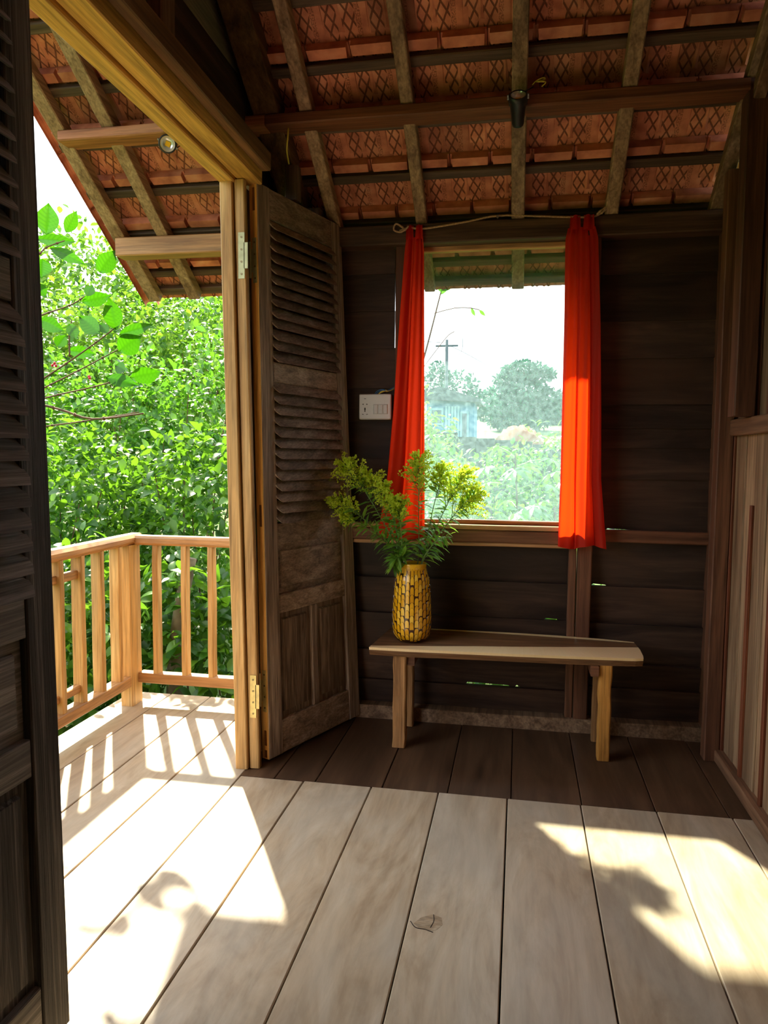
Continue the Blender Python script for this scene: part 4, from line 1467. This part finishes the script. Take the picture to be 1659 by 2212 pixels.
rope = MB()
rope.tube(curve_pts([(-0.575, 3.492, 2.342), (-0.53, 3.488, 2.352), (-0.46, 3.490, 2.346), (-0.28, 3.490, 2.366), (-0.124, 3.490, 2.388), (0.05, 3.490, 2.378), (0.21, 3.490, 2.366), (0.30, 3.490, 2.365), (0.345, 3.492, 2.39), (0.36, 3.497, 2.41)], 50), 0.0046, 7)
rope.tube(curve_pts([(-0.555, 3.486, 2.352), (-0.59, 3.483, 2.372), (-0.60, 3.485, 2.345), (-0.565, 3.488, 2.335), (-0.53, 3.482, 2.36), (-0.55, 3.48, 2.338)], 24), 0.0045, 6)
rope.tube(curve_pts([(0.31, 3.488, 2.372), (0.335, 3.482, 2.392), (0.318, 3.484, 2.38), (0.352, 3.483, 2.402), (0.33, 3.480, 2.372)], 20), 0.0045, 6)
tag(rope.build('jute_rope', MT['rope'], None, True, (-0.12, 3.49, 2.34)), 'twisted jute cord carrying the curtains above the window', 'cord')
m = MB()
m.tube([(-0.124, 3.477, 2.381), (-0.124, 3.503, 2.381)], 0.003, 6)
m.tube([(-0.124, 3.474, 2.381), (-0.124, 3.478, 2.381)], 0.0065, 8)
tag(m.build('nail', MT['iron'], None, False, (-0.124, 3.49, 2.381)), 'nail holding up the middle of the curtain cord', 'nail')

# ================================================================== SWITCH AND SOCKET BOX
sw = tag(empty('switch_panel', (-0.695, 3.58, 1.47)), 'white wall box with a power socket and rocker switches beside the curtain', 'switch')


def rbox(x0, x1, z0, z1, y0, y1, r_, parent, name, mat, seg=4):
    poly = []
    for (cx, cz, a) in ((x1 - r_, z1 - r_, 0), (x0 + r_, z1 - r_, 90), (x0 + r_, z0 + r_, 180), (x1 - r_, z0 + r_, 270)):
        for i in range(seg + 1):
            t = math.radians(a + 90 * i / seg)
            poly.append((cx + r_ * math.cos(t), cz + r_ * math.sin(t)))
    n = len(poly)
    cx, cz = (x0 + x1) / 2, (z0 + z1) / 2
    e = 0.004
    A = [(x, y1, z) for x, z in poly]
    B = [(x, y0 + e, z) for x, z in poly]
    C = [(cx + (x - cx) * (1 - 2 * e / (x1 - x0)), y0, cz + (z - cz) * (1 - 2 * e / (z1 - z0))) for x, z in poly]
    vs = A + B + C
    fs = [tuple(range(n)), tuple(range(3 * n - 1, 2 * n - 1, -1))]
    for k in range(n):
        k2 = (k + 1) % n
        fs += [(k, k2, n + k2, n + k), (n + k, n + k2, 2 * n + k2, 2 * n + k)]
    m = MB()
    m.add(vs, fs)
    return m.build(name, MT[mat], parent)


rbox(-0.774, -0.617, 1.472, 1.594, 3.545, 3.585, 0.006, sw, 'face_plate', 'plastic')
for xa, xb in ((-0.703, -0.6795), (-0.679, -0.6555), (-0.655, -0.6315)):
    rbox(xa, xb, 1.497, 1.545, 3.5405, 3.547, 0.0012, sw, 'rocker_switch', 'plastic2', 2)


def hole(poly, name='socket_slot'):
    m = MB()
    m.prism([(x, 3.5445, z) for x, z in poly], (0, 0.004, 0))
    m.build(name, MT['blackhole'], sw)


hx, hz = -0.7445, 1.545
hole([(hx - 0.014, hz), (hx - 0.007, hz + 0.004), (hx - 0.007, hz - 0.004)])
hole([(hx + 0.014, hz), (hx + 0.007, hz + 0.004), (hx + 0.007, hz - 0.004)])
hole([(hx - 0.002, hz - 0.016), (hx + 0.002, hz - 0.016), (hx + 0.004, hz - 0.024), (hx + 0.0015, hz - 0.028), (hx + 0.003, hz - 0.033), (hx, hz - 0.038), (hx - 0.003, hz - 0.033), (hx - 0.0015, hz - 0.028), (hx - 0.004, hz - 0.024)])
hole([(hx - 0.016, hz - 0.048), (hx - 0.010, hz - 0.046), (hx - 0.005, hz - 0.051), (hx - 0.010, hz - 0.050)])
hole([(hx + 0.016, hz - 0.048), (hx + 0.010, hz - 0.046), (hx + 0.005, hz - 0.051), (hx + 0.010, hz - 0.050)])
hole([(hx - 0.005, hz + 0.025), (hx + 0.005, hz + 0.025), (hx + 0.005, hz + 0.0275), (hx - 0.005, hz + 0.0275)])
for k, (mt, dx, dz) in enumerate((('wire_b', 0.0, 0.0), ('wire_b', 0.006, -0.004), ('wire_y', 0.016, -0.008), ('wire_y', 0.019, -0.003))):
    m = MB()
    m.tube(curve_pts([(-0.700 + dx, 3.558, 1.592), (-0.690 + dx, 3.553, 1.606 + dz), (-0.665 + dx, 3.550, 1.616 + dz), (-0.635, 3.552, 1.612 + dz * 0.6), (-0.606, 3.572, 1.63 + dz * 1.2)], 16), 0.0019, 6)
    m.build('wire', MT[mt], sw)


# ================================================================== SPOTLIGHTS
def spotlight(label, lens, axis, r_, Ln, mount, arm_dir, wirepts=None):
    lens, axis = Vector(lens), Vector(axis).normalized()
    root = tag(empty('spotlight', mount), label, 'spotlight', 'small garden spotlights')
    q = Vector((0, 0, 1)).rotation_difference(axis).to_matrix().to_4x4()
    q.translation = lens

    def lath(prof, name, mat, n=24, smooth=True):
        m = MB()
        m.lathe(prof, (0, 0, 0), n)
        m.xf(q)
        return m.build(name, MT[mat], root, smooth)
    lath([(0, -Ln), (r_ * 0.62, -Ln), (r_ * 0.72, -Ln + 0.012), (r_ * 0.80, -Ln * 0.55), (r_ * 0.95, -0.022), (r_, -0.018), (r_ * 1.02, 0.002), (r_ * 0.96, 0.004), (r_ * 0.84, 0.003)], 'housing', 'blackmetal')
    lath([(r_ * 0.86, 0.001), (r_ * 0.70, -0.010), (r_ * 0.35, -0.018), (0.0, -0.018)], 'reflector', 'reflector')
    m = MB()
    m.box((-0.010, -0.010, -0.0178), (0.010, 0.010, -0.014))
    m.xf(q)
    m.build('led_chip', MT['led'], root)
    for s_ in (-1, 1):
        m = MB()
        m.tube([(s_ * r_ * 1.02, 0, -0.010), (s_ * (r_ * 1.02 + 0.006), 0, -0.010)], 0.005, 10)
        m.tube([(s_ * r_ * 1.10, 0, -0.008), (s_ * r_ * 1.10, 0, 0.004)], 0.0035, 8)
        m.xf(q)
        m.build('knob', MT['iron'], root)
        m = MB()
        p = q @ Vector((s_ * (r_ * 1.03), 0, -0.012))
        d = Vector(mount) - p
        m.beam(p, Vector(mount) + (q.to_3x3() @ Vector((s_ * r_ * 0.9, 0, 0))), 0.003, 0.014, upv=axis, ch=0.0005)
        m.build('bracket_arm', MT['blackmetal'], root)
    m = MB()
    sx_ = q.to_3x3() @ Vector((1, 0, 0))
    m.beam(Vector(mount) - sx_ * r_ * 1.02, Vector(mount) + sx_ * r_ * 1.02, 0.016, 0.004, upv=arm_dir, ch=0.0005)
    m.build('bracket_base', MT['blackmetal'], root)
    if wirepts:
        m = MB()
        m.tube(curve_pts(wirepts, 14), 0.0022, 6)
        m.build('cable', MT['wire_k'], root)
    return root


spotlight('black spotlight tilted up on the ceiling purlin inside the room', (-0.037, 2.935, 2.652), (0.0, -0.80, 0.60), 0.034, 0.115, (-0.037, 3.006, 2.655), (0, 1, 0),
          [(-0.037, 3.02, 2.585), (-0.05, 2.99, 2.62), (-0.03, 3.0, 2.68), (0.0, 3.0, 2.700), (0.02, 3.005, 2.712)])
spotlight('black spotlight with yellow lamp chip under the veranda roof beam', (-1.462, 2.955, 2.575), (0.34, -0.86, -0.36), 0.036, 0.10, (-1.425, 3.03, 2.643), (0, 0, 1))
m = MB()
m.tube(curve_pts([(0.015, 3.0, 2.716), (0.03, 2.995, 2.728), (0.055, 2.99, 2.735), (0.062, 2.985, 2.725), (0.03, 2.985, 2.720), (0.065, 2.98, 2.714), (0.050, 2.98, 2.698)], 24), 0.0022, 6)
tag(m.build('wire_ends', MT['wire_y'], None, True, (0.03, 3.0, 2.71)), 'bare yellow wire ends curled above the purlin by the inside spotlight', 'wire')
m = MB()
m.tube(curve_pts([(-0.972, 3.05, 2.645), (-0.975, 3.05, 2.61), (-0.995, 3.10, 2.575), (-1.005, 3.16, 2.545)], 14), 0.0035, 6)
tag(m.build('loose_wire', MT['wire_y'], None, True, (-0.975, 3.05, 2.645)), 'loose yellow wire hanging beside the gable rafter', 'wire')

# ================================================================== COFFEE TREE BY THE VERANDA
ct = tag(empty('coffee_tree', (-2.95, 3.7, -0.9)), 'coffee tree reaching its big veined leaves toward the veranda', 'tree')
m = MB()
m.tube(curve_pts([(-2.95, 3.7, -0.95), (-2.93, 3.72, 0.3), (-2.97, 3.7, 1.4), (-2.92, 3.72, 2.4), (-2.95, 3.7, 3.0)], 16), [0.035 * (1 - 0.045 * i) for i in range(17)], 8)
m.build('trunk', MT['bark'], ct, True)
BR = [[(-2.661, 3.72, 1.669), (-2.402, 3.74, 1.824), (-2.204, 3.76, 1.961), (-2.165, 3.78, 2.013)],
      [(-2.72, 3.8, 1.63), (-2.442, 3.82, 1.758), (-2.211, 3.84, 1.872)],
      [(-2.635, 3.68, 1.574), (-2.271, 3.7, 1.656), (-2.159, 3.72, 1.689)],
      [(-2.593, 3.62, 1.545), (-2.441, 3.64, 1.529), (-2.264, 3.66, 1.48), (-1.978, 3.68, 1.51)],
      [(-2.654, 3.7, 1.423), (-2.357, 3.72, 1.47), (-2.037, 3.74, 1.521)],
      [(-2.693, 3.78, 2.043), (-2.476, 3.8, 2.112), (-2.386, 3.82, 2.169)],
      [(-2.598, 3.66, 2.332), (-2.527, 3.68, 2.395), (-2.43, 3.7, 2.433)],
      [(-2.431, 3.72, 1.822), (-2.441, 3.74, 1.95), (-2.438, 3.76, 2.028)]]
for k, b in enumerate(BR):
    pts = ([(-2.94, 3.71, b[0][2] - 0.12)] if k < 7 else []) + b
    pts = curve_pts(pts, 16)
    m = MB()
    w0 = 0.009 if k == 3 else 0.0055
    m.tube(pts, [w0 * (1 - 0.55 * i / len(pts)) for i in range(len(pts))], 6)
    for p in pts[4:-1:3]:
        m.tube([p - Vector((0.004, 0, 0.001)), p + Vector((0.004, 0, 0.001))], w0 * 1.25, 6)
    m.build('branch', MT['twig'], ct, True)
LV = [((-2.52, 3.672, 2.458), (-2.505, 3.678, 2.627), 0.098), ((-2.424, 3.701, 2.476), (-2.364, 3.714, 2.591), 0.059), ((-2.635, 3.758, 2.467), (-2.368, 3.706, 2.427), 0.053),
      ((-2.466, 3.623, 2.377), (-2.282, 3.663, 2.292), 0.051), ((-2.216, 3.677, 2.254), (-2.102, 3.645, 2.356), 0.08), ((-2.661, 3.839, 2.38), (-2.667, 3.835, 2.272), 0.088),
      ((-2.399, 3.804, 2.131), (-2.219, 3.801, 2.16), 0.068), ((-2.171, 3.761, 1.967), (-2.19, 3.719, 2.132), 0.086), ((-2.27, 3.76, 1.944), (-2.424, 3.804, 2.056), 0.081),
      ((-2.141, 3.735, 1.938), (-1.956, 3.764, 1.993), 0.052), ((-2.161, 3.768, 1.857), (-2.001, 3.715, 1.925), 0.101), ((-2.48, 3.787, 1.864), (-2.321, 3.798, 1.843), 0.058),
      ((-2.045, 3.686, 1.702), (-1.843, 3.63, 1.723), 0.08), ((-2.671, 3.81, 2.042), (-2.513, 3.807, 1.972), 0.068), ((-2.547, 3.778, 1.882), (-2.519, 3.824, 1.955), 0.058),
      ((-2.13, 3.777, 1.745), (-2.225, 3.828, 1.787), 0.058), ((-2.211, 3.707, 1.706), (-2.037, 3.743, 1.666), 0.061), ((-2.317, 3.718, 2.14), (-2.315, 3.77, 2.213), 0.047),
      ((-2.304, 3.813, 2.009), (-2.221, 3.765, 1.944), 0.049), ((-2.381, 3.65, 1.983), (-2.321, 3.616, 1.891), 0.051), ((-2.254, 3.832, 2.3), (-2.331, 3.825, 2.364), 0.064),
      ((-2.588, 3.758, 2.157), (-2.631, 3.734, 2.228), 0.053)]


def big_leaf(p, q, w, name, mat, parent, tilt):
    p, q = Vector(p), Vector(q)
    d = q - p
    L_ = d.length
    d.normalize()
    vdir = (Vector((0, 0, HC)) - p).normalized()
    nrm_ = vdir - d * vdir.dot(d)
    nrm_.normalize()
    nrm_ = Matrix.Rotation(tilt, 3, d) @ nrm_
    sd = nrm_.cross(d)
    nx, ny = 24, 4
    vs, fs, vein = [], [], []
    for i in range(nx + 1):
        t = i / nx
        ww = w * 0.60 * (math.sin(math.pi * t ** 0.9) ** (0.8 if t < 0.5 else 1.15) if 0 < t < 1 else 0.03)
        for j in range(-ny, ny + 1):
            s_ = j / ny
            zz_ = 0.12 * w * abs(s_) - 0.10 * L_ * (t - 0.3) ** 2 + 0.0
            vs.append(p + d * (L_ * t) + sd * (ww * s_) + nrm_ * zz_)
            vein.append(1.0 if j == 0 or (i - abs(j)) % 3 == 0 else 0.0)
    st = 2 * ny + 1
    for i in range(nx):
        for j in range(2 * ny):
            k = i * st + j
            fs.append((k, k + 1, k + st + 1, k + st))
    m = MB()
    m.add(vs, fs)
    o = m.build(name, MT[mat], parent, True)
    at_ = o.data.attributes.new('vein', 'FLOAT', 'POINT')
    at_.data.foreach_set('value', vein)
    return o


for i, (p, q, w) in enumerate(LV):
    big_leaf(p, q, w, 'leaf', 'leaf_coffee', ct, random.uniform(-0.35, 0.35))
for p in ((-2.522, 3.72, 1.786), (-2.511, 3.715, 1.772), (-2.53, 3.712, 1.774), (-2.317, 3.72, 1.712), (-2.31, 3.715, 1.703)):
    m = MB()
    m.lathe([(0, -0.009), (0.006, -0.006), (0.008, 0), (0.006, 0.006), (0, 0.009)], p, 8)
    m.build('berry', MT['berry'], ct, True)

# ================================================================== GARDEN ON THE LEFT
def gz(x, y):
    return -0.9 + 0.085 * max(0, y - 4.5) + 0.16 * max(0, -x - 3.0) * (1 if y > 0 else 1) + 0.05 * math.sin(x * 0.9) * math.sin(y * 0.7)


m = MB()
gx = [-60 + 2 * i for i in range(15)] + [-30 + 1.0 * i for i in range(1, 25)] + [-5.5 + 0.6 * i for i in range(1, 22)] + [8 + 3 * i for i in range(18)]
gy = [-30 + 3 * i for i in range(10)] + [0.6 * i for i in range(1, 20)] + [12 + 1.5 * i for i in range(14)] + [34 + 5 * i for i in range(16)]
vs = [(x, y, gz(x, y)) for y in gy for x in gx]
nx = len(gx)
fs = [(j * nx + i, j * nx + i + 1, (j + 1) * nx + i + 1, (j + 1) * nx + i) for j in range(len(gy) - 1) for i in range(nx - 1)]
m.add(vs, fs)
tag(m.build('ground', MT['ground'], None, True), 'sloping garden ground', kind='structure')

m = MB()
px_ = [-3.4 + 0.4 * i for i in range(13)]
py_ = [3.0, 3.4, 3.8, 4.2, 4.6, 5.0]
m.add([(x, y, gz(x, y) + 0.012) for y in py_ for x in px_], [(j * 13 + i, j * 13 + i + 1, (j + 1) * 13 + i + 1, (j + 1) * 13 + i) for j in range(5) for i in range(12)])  # pale strip added as a reflector for light under the eaves
tag(m.build('earth_bounce_strip', MT['path'], None, True), 'bare pale earth strip added behind the house to bounce light to the eaves', kind='structure')

GS = 'shrubs on the garden slope'
sh = [
    # name, label, centre, radii, n, size, mat, nleaf
    ('shrub', 'broad-leaved shrub right behind the back railing, lowest in view', (-2.05, 4.35, -0.05), (0.75, 0.40, 0.70), 900, 0.115, 'leaf_near', 60),
    ('shrub', 'dark glossy shrub behind the corner post of the railing', (-2.75, 4.05, 0.0), (0.55, 0.45, 0.75), 800, 0.105, 'leaf_near', 50),
    ('shrub', 'low shrub outside the side railing, nearest the dark door', (-2.85, 3.15, -0.1), (0.45, 0.55, 0.75), 700, 0.10, 'leaf_near', 40),
    ('shrub', 'leafy shrub rising above the railing beside the door jamb', (-2.25, 5.15, 0.55), (0.75, 0.50, 0.95), 1300, 0.095, 'leaf_near', 60),
    ('shrub', 'leafy shrub above the railing corner with white glints', (-3.25, 5.05, 0.55), (0.75, 0.55, 0.95), 1300, 0.092, 'leaf_near', 60),
    ('shrub', 'fresh green shrub left behind the coffee branches', (-4.15, 5.2, 0.7), (0.75, 0.6, 1.05), 1200, 0.088, 'leaf_mid', 40),
    ('shrub', 'fresh green shrub mid-slope beside the door jamb', (-2.85, 6.4, 1.15), (0.85, 0.6, 1.15), 1500, 0.085, 'leaf_mid', 40),
    ('shrub', 'fresh green shrub mid-slope in the centre of the doorway', (-3.75, 6.6, 1.2), (0.85, 0.7, 1.15), 1500, 0.085, 'leaf_mid', 40),
    ('shrub', 'bright shrub mid-slope at the left, partly behind the dark door', (-4.85, 6.7, 1.2), (0.9, 0.7, 1.15), 1500, 0.085, 'leaf_mid', 40),
    ('shrub', 'yellow-green shrub high on the slope under the roof corner', (-3.65, 8.3, 2.0), (1.1, 0.8, 1.25), 2100, 0.105, 'leaf_far', 0),
    ('shrub', 'yellow-green shrub high on the slope behind the coffee leaves', (-4.95, 8.6, 2.0), (1.1, 0.9, 1.3), 2100, 0.105, 'leaf_far', 0),
    ('shrub', 'yellow-green shrub at the far left of the slope', (-6.4, 8.8, 1.9), (1.2, 0.9, 1.4), 2100, 0.105, 'leaf_far', 0),
]
for k, (nm, lab, c, rd, n, size, mt, nl) in enumerate(sh):
    shrub(nm, lab, 'shrub', GS, c, rd, n, size, mt, nl, 6, gz(c[0], c[1]), seed=20 + k)
for k, (lab, c, rd) in enumerate((('pale green tree top above the slope, against the sky on the left', (-6.6, 10.8, 3.2), (1.6, 1.2, 1.6)),
                                  ('feathery tree top just left of the roof corner', (-4.95, 11.0, 3.1), (1.4, 1.2, 1.3)))):
    shrub('garden_tree', lab, 'tree', 'trees behind the slope', c, rd, 2600, 0.13, 'leaf_far', 0, 6, gz(c[0], c[1]), seed=60 + k, shell=0.3)
# old leaning trunk behind the railing
m = MB()
m.tube(curve_pts([(-2.10, 4.22, -0.95), (-2.09, 4.22, -0.4), (-2.07, 4.2, 0.0), (-2.03, 4.2, 0.35), (-1.97, 4.22, 0.66)], 16), [0.06, 0.058, 0.056, 0.055, 0.054, 0.053, 0.052, 0.05, 0.05, 0.048, 0.047, 0.046, 0.045, 0.043, 0.04, 0.038, 0.035], 9)
lt = tag(empty('leaning_tree', (-2.10, 4.22, -0.9)), 'mossy leaning broken tree seen between the balusters', 'tree')
m.build('trunk', MT['bark'], lt, True)

# ================================================================== VIEW THROUGH THE WINDOW
CT = cassava_tpl()
CASS = tpl_mesh('leaf', CT, MT['leaf_cassava'])


def cassava(label, x, y, h, n, seed, size=0.22):
    r = np.random.default_rng(seed)
    z0 = gz(x, y)
    root = tag(empty('cassava_plant', (x, y, z0)), label, 'plant', 'cassava plants outside the window')
    m = MB()
    m.tube(curve_pts([(x, y, z0 - 0.03), (x + 0.03, y, z0 + h * 0.5), (x - 0.02, y, z0 + h)], 10), [0.016 - 0.0008 * i for i in range(11)], 6)
    m.build('stem', MT['twig'], root)
    for k in range(n):
        a = 2.4 * k + r.uniform(-0.3, 0.3)
        t = 0.30 + 0.70 * k / n
        b = Vector((x, y, z0 + h * t))
        Lp = r.uniform(0.20, 0.40) * (1.25 - 0.5 * t)
        e = b + Vector((math.cos(a) * Lp, math.sin(a) * Lp, Lp * r.uniform(0.1, 0.55)))
        m = MB()
        m.tube([b, b.lerp(e, 0.5) + Vector((0, 0, 0.02)), e], 0.0028, 4)
        m.build('stalk', MT['stemgreen'], root)
        o = bpy.data.objects.new('leaf', CASS)
        COL.objects.link(o)
        o.parent = root
        d = np.array([[math.cos(a), math.sin(a), -0.35]])
        R = frames(d, np.array([[r.normal() * 0.25, r.normal() * 0.25, 1.0]]))[0] * size * r.uniform(0.75, 1.2)
        mw = Matrix([list(R[0]) + [0], list(R[1]) + [0], list(R[2]) + [0], [0, 0, 0, 1]])
        mw.translation = e - ORIG[root.name]
        o.matrix_local = mw
    return root


cassava('cassava plant nearest the window, at the right', 0.28, 5.6, 1.75, 26, 1)
cassava('tall cassava plant in the right half of the window view', -0.02, 6.5, 2.05, 28, 2)
cassava('cassava plant low in the middle of the window', -0.28, 5.4, 1.55, 24, 3)
cassava('cassava plant at the far right behind the red curtain edge', 0.52, 6.9, 1.95, 24, 4)
cassava('cassava plant behind the goldenrod', -0.62, 6.2, 1.65, 24, 5)
GW = 'shrubs outside the window'
for k, (lab, c, rd, n, size, mt, nl) in enumerate((
        ('low leafy shrub close under the window', (-0.15, 5.35, 0.0), (0.9, 0.35, 0.85), 1000, 0.085, 'leaf_mid', 40),
        ('shrub filling the lower left of the window', (-0.95, 5.8, 0.55), (0.7, 0.5, 0.95), 1000, 0.08, 'leaf_mid', 30),
        ('yellow-green bush at the left edge of the window view', (-1.35, 8.2, 1.05), (0.75, 0.7, 1.0), 1300, 0.085, 'leaf_far', 0),
        ('hazy bush behind the cassava at the right', (0.55, 8.8, 0.75), (0.9, 0.7, 0.9), 1300, 0.085, 'leaf_mid', 0),
        ('hazy bush in the middle distance behind the cassava', (-0.35, 8.6, 0.55), (0.9, 0.6, 0.85), 1200, 0.085, 'leaf_mid', 0))):
    shrub('shrub', lab, 'shrub', GW, c, rd, n, size, mt, nl, 5, gz(c[0], c[1]), seed=80 + k)

# garden wall, earth mound, blue hut, pole, trees
m = MB()
for i in range(14):
    x = -2.2 + i * 0.30
    m.box((x, 12.0 + 0.01 * i, gz(x, 12) - 0.1), (x + 0.292, 12.18 + 0.01 * i, 1.60 - 0.105 * (x + 0.8) + random.uniform(-0.02, 0.02)))
tag(m.build('garden_wall', MT['stone'], None, False, (-0.2, 12, -0.3)), 'dark low garden wall beyond the cassava', 'wall', kind='structure')
m = MB()
nr, na = 8, 24
vs = [(-0.05, 21, 2.12)]
for i in range(1, nr + 1):
    for a in range(na):
        t = 2 * math.pi * a / na
        rr_ = i / nr
        vs.append((-0.05 + 1.15 * rr_ * math.cos(t), 21 + 1.2 * rr_ * math.sin(t), 2.12 - (1.6) * rr_ ** 2.4 + 0.09 * random.uniform(-1, 1)))
fs = [(0, 1 + a, 1 + (a + 1) % na) for a in range(na)]
for i in range(nr - 1):
    for a in range(na):
        b0 = 1 + i * na
        fs.append((b0 + a, b0 + na + a, b0 + na + (a + 1) % na, b0 + (a + 1) % na))
m.add(vs, fs)
tag(m.build('earth_mound', MT['soil'], None, True, (-0.2, 21, 0.5)), 'mound of reddish earth below the far tree', 'mound')

hut = tag(empty('hut', (-2.1, 22.5, gz(-2.1, 22))), 'small blue hut with a dark roof far beyond the window', 'hut')
gh = gz(-2.1, 22)
m = MB()
m.box((-2.75, 22, gh - 0.2), (-1.35, 23.6, 2.95))
m.build('walls', MT['bluewall'], hut)
m = MB()
m.prism([(-2.95, 21.7, 2.95), (-1.15, 21.7, 2.85), (-1.15, 21.7, 2.93), (-2.35, 21.7, 3.32), (-2.95, 21.7, 3.1)], (0, 2.2, 0))
m.build('roof', MT['houseroof'], hut)
for xa, xb, za, zb_ in ((-2.65, -2.25, 2.2, 2.7), (-1.75, -1.5, 1.2, 2.6)):
    m = MB()
    m.box((xa, 21.96, za), (xb, 22.0, zb_))
    w_ = m.build('window', MT['housefront'], hut)
    m = MB()
    m.box((xa + 0.06, 21.945, za + 0.06), (xb - 0.06, 21.965, zb_ - 0.06))
    m.build('pane', MT['houseglass'], w_)
for i in range(5):
    m = MB()
    m.box((-2.2 + i * 0.09, 21.97, gh), (-2.14 + i * 0.09, 22.0, 2.75))
    m.build('board', MT['housefront'], hut)

pole = tag(empty('utility_pole', (-2.46, 25, gz(-2.46, 25))), 'thin utility pole rising above the blue hut', 'pole')
m = MB()
m.tube([(-2.46, 25, gz(-2.46, 25) - 0.2), (-2.47, 25, 3.0), (-2.48, 25, 5.15)], [0.075, 0.065, 0.05], 8)
m.build('shaft', MT['concrete'], pole, True)
m = MB()
m.beam((-2.85, 25, 4.95), (-2.1, 25, 4.95), 0.05, 0.06)
m.build('crossarm', MT['concrete'], pole)
for dx, pts in ((0, [(-2.48, 25, 5.0), (-1.9, 25, 4.72), (-1.2, 25.2, 4.35)]), (1, [(-2.48, 25, 5.05), (-3.4, 25, 5.12), (-4.6, 25.5, 5.3)]), (2, [(-2.48, 25, 4.3), (-2.0, 25, 4.75), (-1.95, 25, 5.2)])):
    m = MB()
    m.tube(curve_pts(pts, 8), 0.010, 4)
    m.build('wire', MT['wire_k'], pole)


def far_tree(label, x, y, blobs, n, size, trunk_h, seed, name='tree', mat='leaf_tree'):
    r = np.random.default_rng(seed)
    z0 = gz(x, y)
    root = tag(empty(name, (x, y, z0)), label, 'tree', 'trees on the horizon')
    m = MB()
    m.tube(curve_pts([(x, y, z0 - 0.2), (x + 0.1, y, z0 + trunk_h * 0.5), (x, y, z0 + trunk_h)], 8), [0.22 - 0.018 * i for i in range(9)], 7)
    m.build('trunk', MT['bark'], root, True)
    P_, D_, U_ = [], [], []
    for (bx_, bz_, rx, rz_) in blobs:
        k = int(n * rx * rz_ * 2)
        d = r.normal(size=(k, 3))
        d /= np.linalg.norm(d, axis=1, keepdims=True)
        rr_ = 0.55 + 0.5 * r.random(k)
        P_.append(np.array([x + bx_, y, bz_]) + d * rr_[:, None] * np.array([rx, rx * 0.8, rz_]))
        D_.append(d * 0.8 + r.normal(size=(k, 3)) * 0.5)
        U_.append(np.array([0, 0, 1.0]) + r.normal(size=(k, 3)) * 0.5)
    P_, D_, U_ = np.vstack(P_), np.vstack(D_), np.vstack(U_)
    scatter('foliage', TPL, frames(D_, U_), P_, size * r.uniform(0.6, 1.3, len(P_)), MT[mat], root)
    for k, (bx_, bz_, rx, rz_) in enumerate(blobs):
        m = MB()
        m.tube(curve_pts([(x, y, z0 + trunk_h * 0.55), (x + bx_ * 0.5, y, (z0 + trunk_h * 0.6 + bz_) / 2), (x + bx_, y, bz_)], 6), [0.09, 0.08, 0.07, 0.06, 0.05, 0.04, 0.03], 5)
        m.build('limb', MT['bark'], root)
    return root


far_tree('broad layered tree standing alone on the horizon', 0.05, 50, [(0.1, 6.9, 1.35, 0.6), (-0.8, 6.3, 1.0, 0.45), (1.2, 6.6, 0.9, 0.4), (-1.4, 5.3, 1.2, 0.45), (0.2, 5.6, 1.6, 0.6), (1.7, 5.1, 1.1, 0.5), (-0.7, 4.5, 1.9, 0.7), (1.0, 4.3, 1.4, 0.6), (-0.2, 3.7, 2.0, 0.7)], 620, 0.30, 3.0, 5)
far_tree('distant tree line at the right behind the red curtain', 3.2, 60, [(0, 4.9, 2.2, 0.9), (-1.2, 4.6, 1.4, 0.8), (1.6, 4.7, 1.8, 0.9)], 260, 0.34, 2.0, 6)
far_tree('distant trees behind the blue hut', -3.6, 42, [(0, 4.9, 1.3, 1.1), (-1.0, 5.3, 0.8, 1.2), (1.2, 4.1, 1.3, 0.8)], 300, 0.26, 2.0, 7)
# bare reaching twigs with a few leaves, left in the window
tw = tag(empty('young_tree', (-1.35, 7.4, gz(-1.35, 7.4))), 'thin young tree with few leaves at the upper left of the window', 'tree')
m = MB()
m.tube(curve_pts([(-1.35, 7.4, gz(-1.35, 7.4)), (-1.2, 7.4, 1.4), (-0.95, 7.4, 2.3), (-0.8, 7.4, 2.9)], 14), [0.016 - 0.0008 * i for i in range(15)], 5)
m.build('trunk', MT['twig'], tw)
for b in ([(-1.02, 7.4, 2.1), (-0.75, 7.4, 2.45), (-0.66, 7.4, 2.52)], [(-0.86, 7.4, 2.7), (-0.66, 7.4, 2.745), (-0.50, 7.4, 2.74), (-0.42, 7.4, 2.72)]):
    m = MB()
    m.tube(curve_pts(b, 8), 0.005, 4)
    m.build('branch', MT['twig'], tw)
for p, q, w in (((-0.8, 7.4, 2.9), (-0.86, 7.4, 3.08), 0.06), ((-0.8, 7.4, 2.88), (-0.70, 7.42, 3.06), 0.06), ((-0.8, 7.4, 2.92), (-0.66, 7.4, 2.98), 0.05), ((-0.42, 7.4, 2.72), (-0.36, 7.4, 2.66), 0.03), ((-0.50, 7.4, 2.74), (-0.46, 7.4, 2.66), 0.03)):
    big_leaf(p, q, w, 'leaf', 'leaf_mid', tw, 0.4)
